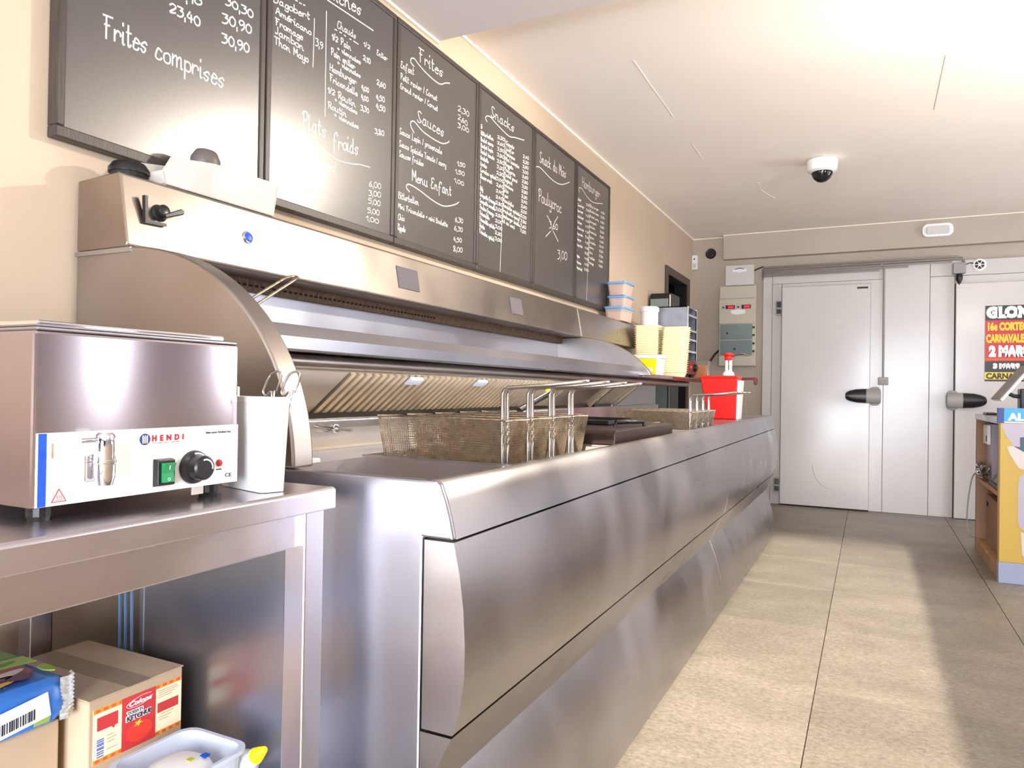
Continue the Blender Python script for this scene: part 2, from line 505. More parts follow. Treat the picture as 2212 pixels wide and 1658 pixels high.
# left wall with the doorway near the far corner
w = MB()
w.box(-0.12, YF, 0, 0, 6.34, H).box(-0.12, 7.12, 0, 0, YB + 0.1, H).box(-0.12, 6.34, 2.10, 0, 7.12, H)
wall_left = struct(w.build('wall_left', M['wall']))
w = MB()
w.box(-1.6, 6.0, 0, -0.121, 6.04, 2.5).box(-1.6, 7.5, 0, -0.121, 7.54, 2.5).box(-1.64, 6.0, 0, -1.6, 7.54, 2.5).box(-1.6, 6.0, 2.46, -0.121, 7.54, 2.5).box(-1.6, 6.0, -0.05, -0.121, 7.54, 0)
struct(w.build('wall_passage', M['dark']))  # unseen passage, its walls coloured black so the doorway looks unlit
d3 = struct(MB().box(0.0005, 6.27, 0, 0.018, 6.345, 2.165).box(0.0005, 7.115, 0, 0.018, 7.19, 2.165).box(0.0005, 6.345, 2.095, 0.018, 7.115, 2.165).build('door_3', M['frame_brown'], bevel=0.003))
MB().box(-0.12, 6.341, 0, 0.0, 6.346, 2.095).box(-0.12, 7.114, 0, 0.0, 7.119, 2.095).box(-0.12, 6.346, 2.094, 0.0, 7.114, 2.0995).build('reveal', M['dark'], d3)  # jamb faces blackened, the doorway's shade put into their colour
# back wall, right wall, front wall with the shop window
struct(MB().box(0, YB, 0, XR + 0.1, YB + 0.12, H).build('wall_back', M['wall_back']))
w = MB()
w.box(XR, YF, 0, XR + 0.12, 3.6, H).box(XR, 3.9, 0, XR + 0.12, 4.77, H).box(XR, 6.2, 0, XR + 0.12, YB, H)
w.box(XR, 3.6, 0, XR + 0.12, 3.9, 0.3).box(XR, 3.6, 2.3, XR + 0.12, 3.9, H).box(XR, 4.77, 0, XR + 0.12, 6.2, 0.3).box(XR, 4.77, 2.3, XR + 0.12, 6.2, H)
struct(w.build('wall_right', M['wall_right']))
w = MB()
w.box(-0.12, YF - 0.1, 0.8, 1.50, YF, H).box(-0.12, YF - 0.1, 0, 0.1, YF, 0.8).box(1.2, YF - 0.1, 0, 1.50, YF, 0.8).box(0.1, YF - 0.1, 0, 1.2, YF, 0.05).box(3.15, YF - 0.1, 0, XR + 0.12, YF, H).box(1.50, YF - 0.1, 2.1, 3.15, YF, H).box(1.50, YF - 0.1, 0, 3.15, YF, 0.08)  # low opening on the left is added for the under-table light
struct(w.build('wall_front', M['wall_front']))
# unseen customers' counter as a plain block, its top edge placed to shade the aisle
struct(MB().box(2.47, -1.6, 0, 2.62, 2.6, 1.0).build('unseen_counter', M['wall']))
ceiling = struct(MB().box(-0.12, YF - 0.1, H, XR + 0.12, YB + 0.12, H + 0.1).build('ceiling', M['ceiling']))
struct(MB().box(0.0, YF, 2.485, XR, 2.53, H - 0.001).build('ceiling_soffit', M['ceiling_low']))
# pale bead where wall meets ceiling
struct(MB().box(0.0, 2.54, 2.588, 0.012, YB, 2.6).build('trim_1', M['trim']))
struct(MB().box(0.0, YF, 2.473, 0.012, 2.53, 2.485).build('trim_2', M['trim']))
struct(MB().box(0.012, YB - 0.008, 2.592, 0.31, YB, 2.6).build('trim_3', M['trim']))
# boxed beam over the cold-room doors
struct(MB().box(0.315, 7.285, 2.362, XR, YB, 2.6).build('trim_4', M['wall_back'], bevel=0.004))
struct(MB().box(0.315, 7.279, 2.594, XR, 7.285, 2.6).build('trim_5', M['trim']))
# filled cracks and a scar in the ceiling paint
def crack(pts, wd):
    m = MB()
    for (x0, y0), (x1, y1) in zip(pts, pts[1:]):
        d = Vector((x1 - x0, y1 - y0)).normalized(); n = Vector((-d.y, d.x)) * wd
        m.prism([(x0 + n.x, y0 + n.y, 2.6), (x1 + n.x, y1 + n.y, 2.6), (x1 - n.x, y1 - n.y, 2.6), (x0 - n.x, y0 - n.y, 2.6)], (0, 0, -0.0015))
    return m
crack([(0.613, 3.27), (0.611, 3.6), (0.614, 3.8), (0.613, 4.04)], 0.003).build('filled_crack', M['trim'], ceiling)
crack([(0.613, 4.52), (0.611, 4.86)], 0.003).build('filled_crack', M['trim'], ceiling)
crack([(0.87, 5.55), (0.86, 5.75), (0.90, 5.95), (0.93, 6.05)], 0.006).build('filled_crack', M['trim'], ceiling)
crack([(1.914, 3.8), (1.917, 4.5)], 0.0012).build('board_joint', M['wall'], ceiling)

# ------------------------------------------------------------------ cold room: panels and two doors
f = MB().box(0.689, YB - 0.030, 0, XR, YB, 2.235).build('wall_cold_room', M['gasket'])
struct(f)
def panel(x0, z0, x1, z1, y=YB - 0.040, m='cold'):
    return MB().box(x0 + 0.0015, y, z0 + 0.0015, x1 - 0.0015, YB - 0.03, z1 - 0.0015).build('panel', M[m], f, bevel=0.002)
panel(0.689, 0.0, 0.775, 2.235)
panel(0.775, 2.10, 1.73, 2.235)
panel(0.775, 0.0, 0.862, 2.10, YB - 0.045)
panel(0.862, 2.065, 1.63, 2.10, YB - 0.045)
panel(1.6205, 0.0, 1.73, 2.10, YB - 0.045)
panel(1.73, 0.0, 2.089, 2.235)
panel(2.089, 0.0, 2.276, 2.10)
panel(2.089, 2.10, 3.3, 2.235)
panel(2.276, 2.03, 3.3, 2.10)
panel(3.1, 0.0, XR, 2.03)
def cold_handle(parent, x, z, s):
    """latch with grey rounded base and black pointed grip; s = -1 grip points left"""
    y = YB - 0.10
    pr = []
    for k in range(24):
        a = 2 * PI * k / 24
        pr.append((x + 0.05 * math.copysign(abs(math.cos(a)) ** 0.6, math.cos(a)), z + 0.085 * math.copysign(abs(math.sin(a)) ** 0.7, math.sin(a))))
    h = MB().prism([(px, YB - 0.075, pz) for px, pz in pr], (0, -0.012, 0)).build('handle', M['grey_pl'], parent, bevel=0.004)
    def ring(cx, hw):
        return [(cx, y - 0.03 + 0.035 * math.cos(2 * PI * k / 14), z + hw * math.sin(2 * PI * k / 14)) for k in range(14)]
    def loft(stations, name, m):
        mb = MB(); rings = [ring(cx, hw) for cx, hw in stations]
        n = 14
        mb._add([p for r_ in rings for p in r_], [(i * n + k, i * n + (k + 1) % n, (i + 1) * n + (k + 1) % n, (i + 1) * n + k) for i in range(len(rings) - 1) for k in range(n)] + [tuple(range(n))[::-1], tuple(range((len(rings) - 1) * n, len(rings) * n))])
        o = mb.build(name, m, h, smooth=50)
        return o
    loft([(x - s * 0.045, 0.058), (x - s * 0.02, 0.068), (x + s * 0.07, 0.066)], 'handle_base', M['grey_pl'])
    loft([(x + s * 0.07, 0.066), (x + s * 0.15, 0.062), (x + s * 0.20, 0.05), (x + s * 0.23, 0.036), (x + s * 0.24, 0.02)], 'grip', M['black'])
    return h
d1 = struct(MB().box(0.866, YB - 0.085, 0.012, 1.622, YB - 0.046, 2.062).build('door_1', M['cold_door'], bevel=0.006, loc=(0.866, YB, 0)))
cold_handle(d1, 1.665, 1.043, -1)
for z in (1.80, 0.12):
    hg = MB().box(0.815, YB - 0.082, z, 0.864, YB - 0.046, z + 0.135).build('hinge', M['grey_pl'], d1, bevel=0.003)
    MB().box(0.822, YB - 0.090, z + 0.012, 0.860, YB - 0.082, z + 0.055).box(0.822, YB - 0.090, z + 0.072, 0.860, YB - 0.082, z + 0.125).build('hinge_cover', M['black'], hg)
MB().box(1.51, YB - 0.088, 2.018, 1.60, YB - 0.085, 2.034).build('maker_plate', M['gasket'], d1)
arc = [(1.32 + 0.17 * math.cos(a), YB - 0.0866, 0.42 + 0.24 * math.sin(a)) for a in [math.radians(t) for t in range(185, 262, 8)]]
MB().tube(arc, 0.0016, 4).build('scratch', M['cable_grey'], d1)
d2 = struct(MB().box(2.281, YB - 0.085, 0.004, 3.08, YB - 0.046, 2.027).build('door_2', M['cold_door'], bevel=0.006, loc=(2.281, YB, 0)))
cold_handle(d2, 2.265, 1.018, 1)
MB().box(2.30, YB - 0.088, 1.985, 2.39, YB - 0.085, 2.002).build('maker_plate', M['grey_box'], d2)

# ------------------------------------------------------------------ things fixed to the back wall
t = thing('cable_bundle', 'bundle of grey conduits running along the top of the white cold room', 'cables', (0.7, YB - 0.05, 2.2))
for k in range(5):
    z = 2.262 - 0.021 * k
    x1 = [2.305, 2.32, 2.28, 1.95, 1.72][k]
    dz = 0.10 * (x1 - 0.68) * 0.10
    pts = [(0.682, YB - 0.03, z - 0.02), (0.70, YB - 0.06, z), (x1 - 0.03, YB - 0.06, z + dz * 0.2)]
    if k < 2:
        pts += [(x1 + 0.02, YB - 0.06, z + dz * 0.2 - 0.012), (x1 + 0.03 + 0.0 * k, YB - 0.06, z - 0.05)]
    MB().tube(pts, 0.0082, 6).build('conduit', M['cable_grey'], t, smooth=60)
t = thing('light_switch', 'grey switch box between the cold-room doors at the foot of a vertical conduit', 'switch', (1.73, YB - 0.04, 1.16))
MB().tube([(1.70, YB - 0.06, 2.235), (1.722, YB - 0.052, 2.225), (1.728, YB - 0.052, 2.19), (1.730, YB - 0.052, 1.21)], 0.0095, 8).build('conduit', M['cable_grey'], t, smooth=60)
MB().box(1.688, YB - 0.075, 1.145, 1.772, YB - 0.04, 1.215).build('housing', M['grey_pl'], t, bevel=0.006)
MB().box(1.702, YB - 0.082, 1.158, 1.758, YB - 0.075, 1.190).build('rocker', M['cable_grey'], t, bevel=0.003)
t = thing('junction_box', 'grey junction box above the right cold-room door with black plug below', 'socket', (2.30, YB - 0.04, 2.05))
MB().box(2.255, YB - 0.10, 2.11, 2.352, YB - 0.04, 2.205).build('housing', M['grey_pl'], t, bevel=0.008)
MB().lathe((2.305, YB - 0.075, 2.11), (0, 0, -1), [(0.022, 0), (0.026, 0.02), (0.026, 0.05), (0.014, 0.075), (0.010, 0.10)], 12).build('plug', M['black'], t, smooth=40)
MB().tube([(2.352, YB - 0.06, 2.19), (2.39, YB - 0.05, 2.205), (2.43, YB - 0.045, 2.19)], 0.004, 5).build('wire', M['black_soft'], t)
def round_vent(name, label, x, z, y, r, m_out, m_in):
    t = thing(name, label, 'vent', (x, y, z))
    MB().lathe((x, y, z), (0, -1, 0), [(r, 0), (r, 0.006), (r * 0.86, 0.012), (r * 0.70, 0.010)], 28).build('rim', m_out, t, smooth=40)
    MB().lathe((x, y - 0.010, z), (0, -1, 0), [(r * 0.70, 0), (r * 0.62, 0.003), (r * 0.1, 0.004)], 24).build('grille', m_in, t, smooth=40)
    for a in range(6):
        c, s = math.cos(a * PI / 3), math.sin(a * PI / 3)
        MB().tube([(x + c * r * 0.2, y - 0.016, z + s * r * 0.2), (x + c * r * 0.78, y - 0.014, z + s * r * 0.78)], 0.0035, 5).build('grille_bar', m_out, t)
    MB().lathe((x, y - 0.012, z), (0, -1, 0), [(r * 0.24, 0), (r * 0.22, 0.008), (0.002, 0.009)], 16).build('hub', m_out, t, smooth=40)
round_vent('wall_vent', 'small round black vent high on the back wall near the left corner', 0.180, 2.443, YB, 0.052, M['black'], M['gasket'])
round_vent('wall_vent', 'white round vent with dark grille at right of the junction box', 2.455, 2.185, YB - 0.040, 0.052, M['white_pl'], M['gasket'])
t = thing('motion_sensor', 'small white box sensor in the corner beside the round black vent', 'sensor', (0.025, YB, 2.30))
MB().box(0.002, YB - 0.055, 2.285, 0.055, YB, 2.430).build('housing', M['white_pl'], t, bevel=0.006)
MB().lathe((0.029, YB - 0.055, 2.39), (0, -1, 0), [(0.008, 0), (0.006, 0.004)], 12).build('lens', M['gasket'], t)
MB().box(0.012, YB - 0.058, 2.305, 0.046, YB - 0.055, 2.345).build('label_plate', M['grey_box'], t)
t = thing('control_box', 'plain light grey control box above the beige fuse cabinet', 'control box', (0.467, YB, 2.10))
MB().box(0.335, YB - 0.055, 2.103, 0.605, YB, 2.305).build('housing', M['grey_box'], t, bevel=0.008)
MB().box(0.337, YB - 0.062, 2.106, 0.603, YB - 0.056, 2.302).build('cover', M['grey_box'], t, bevel=0.004)
MB().prism_y([(0.405, 2.262), (0.435, 2.266), (0.470, 2.272), (0.505, 2.266), (0.535, 2.262), (0.535, 2.236), (0.505, 2.236), (0.470, 2.228), (0.435, 2.236), (0.405, 2.236)], YB - 0.0635, YB - 0.062).build('badge', M['white_pl'], t)
MB().prism_y([(0.425, 2.264), (0.470, 2.275), (0.515, 2.264), (0.515, 2.258), (0.470, 2.266), (0.425, 2.258)], YB - 0.0642, YB - 0.0635).build('badge_print', M['navy'], t)
MB().tube([(0.605, YB - 0.03, 2.245), (0.645, YB - 0.035, 2.262), (0.69, YB - 0.045, 2.275)], 0.006, 6).build('cable', M['black_soft'], t)
t = thing('fuse_cabinet', 'beige wall cabinet with two red displays and two smoked windows', 'fuse box', (0.455, YB, 1.31))
MB().box(0.285, YB - 0.075, 1.315, 0.630, YB, 2.098).build('housing', M['beige_box'], t, bevel=0.006)
MB().box(0.288, YB - 0.085, 1.975, 0.627, YB - 0.076, 2.092).build('top_cover', M['beige_box'], t, bevel=0.003)
dc = MB().box(0.286, YB - 0.092, 1.728, 0.629, YB - 0.076, 1.968).build('display_cover', M['beige_box'], t, bevel=0.003)
for x in (0.350, 0.500):
    MB().box(x, YB - 0.098, 1.872, x + 0.085, YB - 0.092, 1.908).build('display', M['black'], t)
    MB().box(x + 0.022, YB - 0.0992, 1.878, x + 0.075, YB - 0.098, 1.902).build('digits', M['red_led'], t)
for x in (0.325, 0.467):
    MB().lathe((x, YB - 0.092, 1.888), (0, -1, 0), [(0.009, 0), (0.009, 0.005)], 12).build('button', M['gasket'], t)
MB().prism_y([(0.398, 1.857), (0.43, 1.860), (0.467, 1.868), (0.505, 1.860), (0.535, 1.857), (0.530, 1.825), (0.467, 1.815), (0.403, 1.825)], YB - 0.0935, YB - 0.092).build('badge', M['white_pl'], t)
for z0, z1 in ((1.575, 1.720), (1.420, 1.565)):
    wdw = MB().box(0.300, YB - 0.088, z0, 0.600, YB - 0.076, z1).build('window', M['smoke'], t, bevel=0.003)
    MB().box(0.360 if z0 > 1.5 else 0.43, YB - 0.093, z0 + 0.05, 0.372 if z0 > 1.5 else 0.445, YB - 0.088, z0 + 0.07).build('latch', M['black'], wdw)
    for kz in (0.03, 0.105):
        MB().box(0.602, YB - 0.086, z0 + kz, 0.622, YB - 0.076, z0 + kz + 0.018).build('window_hinge', M['gasket'], t)
MB().box(0.288, YB - 0.084, 1.318, 0.627, YB - 0.076, 1.410).build('bottom_cover', M['beige_box'], t, bevel=0.003)
MB().tube([(0.275, YB - 0.03, 1.47), (0.24, YB - 0.05, 1.43), (0.19, YB - 0.06, 1.35), (0.165, YB - 0.06, 1.25), (0.16, YB - 0.06, 1.05)], 0.010, 7).build('cable', M['black_soft'], t, smooth=60)
t = thing('emergency_light', 'white oblong emergency light on the beam above the cold-room doors', 'light', (2.14, 7.285, 2.45))
def rr(cx, cz, hx, hz, r, y, n=5):
    pts = []
    for sx, sz, a0 in ((1, 1, 0), (-1, 1, 90), (-1, -1, 180), (1, -1, 270)):
        for k in range(n + 1):
            a = math.radians(a0 + 90 * k / n)
            pts.append((cx + sx * (hx - r) + r * math.cos(a), y, cz + sz * (hz - r) + r * math.sin(a)))
    return pts
MB().prism(rr(2.138, 2.497, 0.118, 0.058, 0.045, 7.285), (0, -0.03, 0)).build('housing', M['white_pl'], t, bevel=0.006)
MB().prism(rr(2.138, 2.495, 0.088, 0.034, 0.018, 7.255), (0, -0.012, 0)).build('diffuser', M['grey_box'], t, bevel=0.006)
t = thing('dome_camera', 'white dome security camera with dark bubble on the ceiling', 'camera', (1.325, 5.17, 2.6))
MB().lathe((1.325, 5.17, 2.6), (0.0, 0.0, -1), [(0.082, 0), (0.094, 0.008), (0.096, 0.03), (0.090, 0.075), (0.068, 0.088)], 32).build('housing', M['white_pl'], t, smooth=40)
MB().lathe((1.325, 5.165, 2.51), (0.0, -0.1, -1), [(0.066, 0), (0.063, 0.015), (0.050, 0.038), (0.028, 0.056), (0.004, 0.062)], 28).build('bubble', M['glass'], t, smooth=60)

# poster on the right cold-room door
YP = YB - 0.0865
t = thing('poster', 'red and black carnival poster taped on the right cold-room door', 'poster', (2.70, YP, 1.19))
MB().box(2.496, YP - 0.001, 1.185, 2.905, YP, 1.825).build('sheet', M['poster_black'], t)
MB().box(2.496, YP - 0.0018, 1.355, 2.905, YP - 0.001, 1.70).build('red_field', M['poster_red'], t)
MB().box(2.496, YP - 0.0018, 1.200, 2.905, YP - 0.001, 1.262).build('yellow_band', M['poster_yellow'], t)
MB().box(2.496, YP - 0.0022, 1.362, 2.905, YP - 0.0018, 1.380).build('orange_line', M['label_orange_dark'], t)
yy = YP - 0.0026
text('headline', 'GLONS', M['poster_white'], t, (2.508, yy, 1.728), 0.082, '-y', 0.362, bold=0.012)
text('headline', '16e CORTEGE', M['poster_yellow'], t, (2.508, yy, 1.618), 0.062, '-y', 0.31, bold=0.006)
text('headline', 'CARNAVALESQUE', M['poster_yellow'], t, (2.503, yy, 1.515), 0.066, '-y', 0.385, bold=0.006)
text('headline', '2 MARS', M['poster_white'], t, (2.528, yy, 1.400), 0.082, '-y', 0.285, bold=0.010)
text('headline', '3 MARS', M['poster_white'], t, (2.556, yy, 1.296), 0.038, '-y', 0.19, bold=0.006)
text('headline', 'CARNAVAL', M['poster_black'], t, (2.505, yy, 1.208), 0.046, '-y', 0.30, bold=0.003)
# ------------------------------------------------------------------ hand lettering: one-stroke alphabet
# each glyph: strokes of two-hex-digit points (x, y); baseline y=4, x-height y=9, ascender y=e
GL = {
 'a': '4829180514344 8;4945 54', 'b': '0e04;0829484524 04', 'c': '482918051434 45', 'd': '48291805143448;4e45 54',
 'e': '07474829180514 3445', 'f': '5c4e2d1a1410;0838', 'g': '48291805143448;49412001', 'h': '0e04;07293844 54', 'i': '0904 14;0c0d',
 'j': '292110;2c2d', 'k': '0e04;490744 54', 'l': '0e0514 25', 'm': '0904;07293834;3759686474', 'n': '0904;0729384454', 'o': '2908052445483929',
 'p': '0900;0829484524 05', 'q': '48290805 2445;4940', 'r': '0904;07294847', 's': '483918073635241405', 't': '1d1524 35;0a3a', 'u': '09052444;494554',
 'v': '092449', 'w': '0914285469', 'x': '0944;4904', 'y': '09052445;49412001', 'z': '09490444',
 'A': '043e64;1858', 'B': '0e04;0e3e4c3a0a;3a585634 04', 'C': '5d4e2e1c0806143445 56', 'D': '0e04;0e2e5c584524 04', 'E': '5d3e1d1b2a3a;2a180614 3445',
 'F': '0e6e;2e24;1a4a', 'G': '5d4e2e1c08061434565839', 'H': '0e04;5e54;0959', 'I': '0e04', 'J': '3e36251405', 'K': '0e04;5e0854', 'L': '1e1404 54',
 'M': '040e375e64', 'N': '040e445e', 'O': '2e0b07245 75b2e', 'P': '1d14;0c1e4e5c4919', 'R': '1d14;0c1e4e5c4919;2954', 'S': '5d3e1d1b375634 1405',
 'T': '0e6e;3e34', 'U': '0e06245 65e', 'V': '0e345e', 'X': '0e54;5e04', 'Z': '0e5e0454',
 '0': '2c0a0624464a3b2c', '1': '092c24', '2': '0a2c4b49042445', '3': '0c4c2949462404', '4': '2c0747;3a34', '5': '4c1c0949462404', '6': '3c1a061435463818 06',
 '7': '0c4c14', '8': '3b2c1c0b0a28464524140516283a3b', '9': '4b3c1c0a18394b;4b4724', ',': '0502', '/': '042e', '+': '0848;2a26', ' ': '',
}
GL = {k: [[(int(s[i], 16), int(s[i + 1], 16)) for i in range(0, len(s) - 1, 2)] for s in v.replace(' ', '').split(';') if s] for k, v in GL.items()}

def smooth_line(p, sub=3):
    if len(p) < 3:
        return [Vector(q) for q in p]
    P = [Vector(q) for q in p]
    out = []
    for i in range(len(P) - 1):
        p0, p1, p2, p3 = P[max(i - 1, 0)], P[i], P[i + 1], P[min(i + 2, len(P) - 1)]
        for k in range(sub):
            t = k / sub
            out.append(0.5 * ((2 * p1) + (p2 - p0) * t + (2 * p0 - 5 * p1 + 4 * p2 - p3) * t * t + (3 * p1 - p0 - 3 * p2 + p3) * t ** 3))
    out.append(P[-1])
    return out

def hand(textline):
    """strokes of a whole word group, in glyph units; slightly uneven like handwriting"""
    x = 0.0; res = []
    base = textline.replace('é', 'e').replace('è', 'e').replace('ç', 'c')
    for ch0, ch in zip(textline, base):
        g = GL.get(ch, [])
        wid = max([pt[0] for s in g for pt in s] + [0 if g else 3])
        dy = random.uniform(-0.35, 0.35); sc = random.uniform(0.93, 1.07)
        for s in g:
            res.append([(x + px, (py - 4) * sc + dy) for px, py in s])
        if ch0 in 'éè':
            res.append([(x + 2, 6.6 + dy), (x + 4, 8.0 + dy)])
        x += wid + 1.7
    return res, max(x - 1.7, 1)

def ribbon(mb, pts, w, X):
    n = len(pts)
    L = []
    for i, p in enumerate(pts):
        d = pts[min(i + 1, n - 1)] - pts[max(i - 1, 0)]
        if d.length < 1e-9:
            d = Vector((1, 0))
        d.normalize()
        nn = Vector((-d.y, d.x)) * w * 0.5
        e = d * (w * 0.4 if i == n - 1 else (-w * 0.4 if i == 0 else 0))
        L.append((p + nn + e, p - nn + e))
    X += 0.00003 * (len(mb.f) % 7)
    vs = [(X + 0.000012 * i, a.x, a.y) for i, (a, b) in enumerate(L)] + [(X + 0.000012 * i, b.x, b.y) for i, (a, b) in enumerate(L)]
    mb._add(vs, [(i, n + i, n + i + 1, i + 1) for i in range(n - 1)])

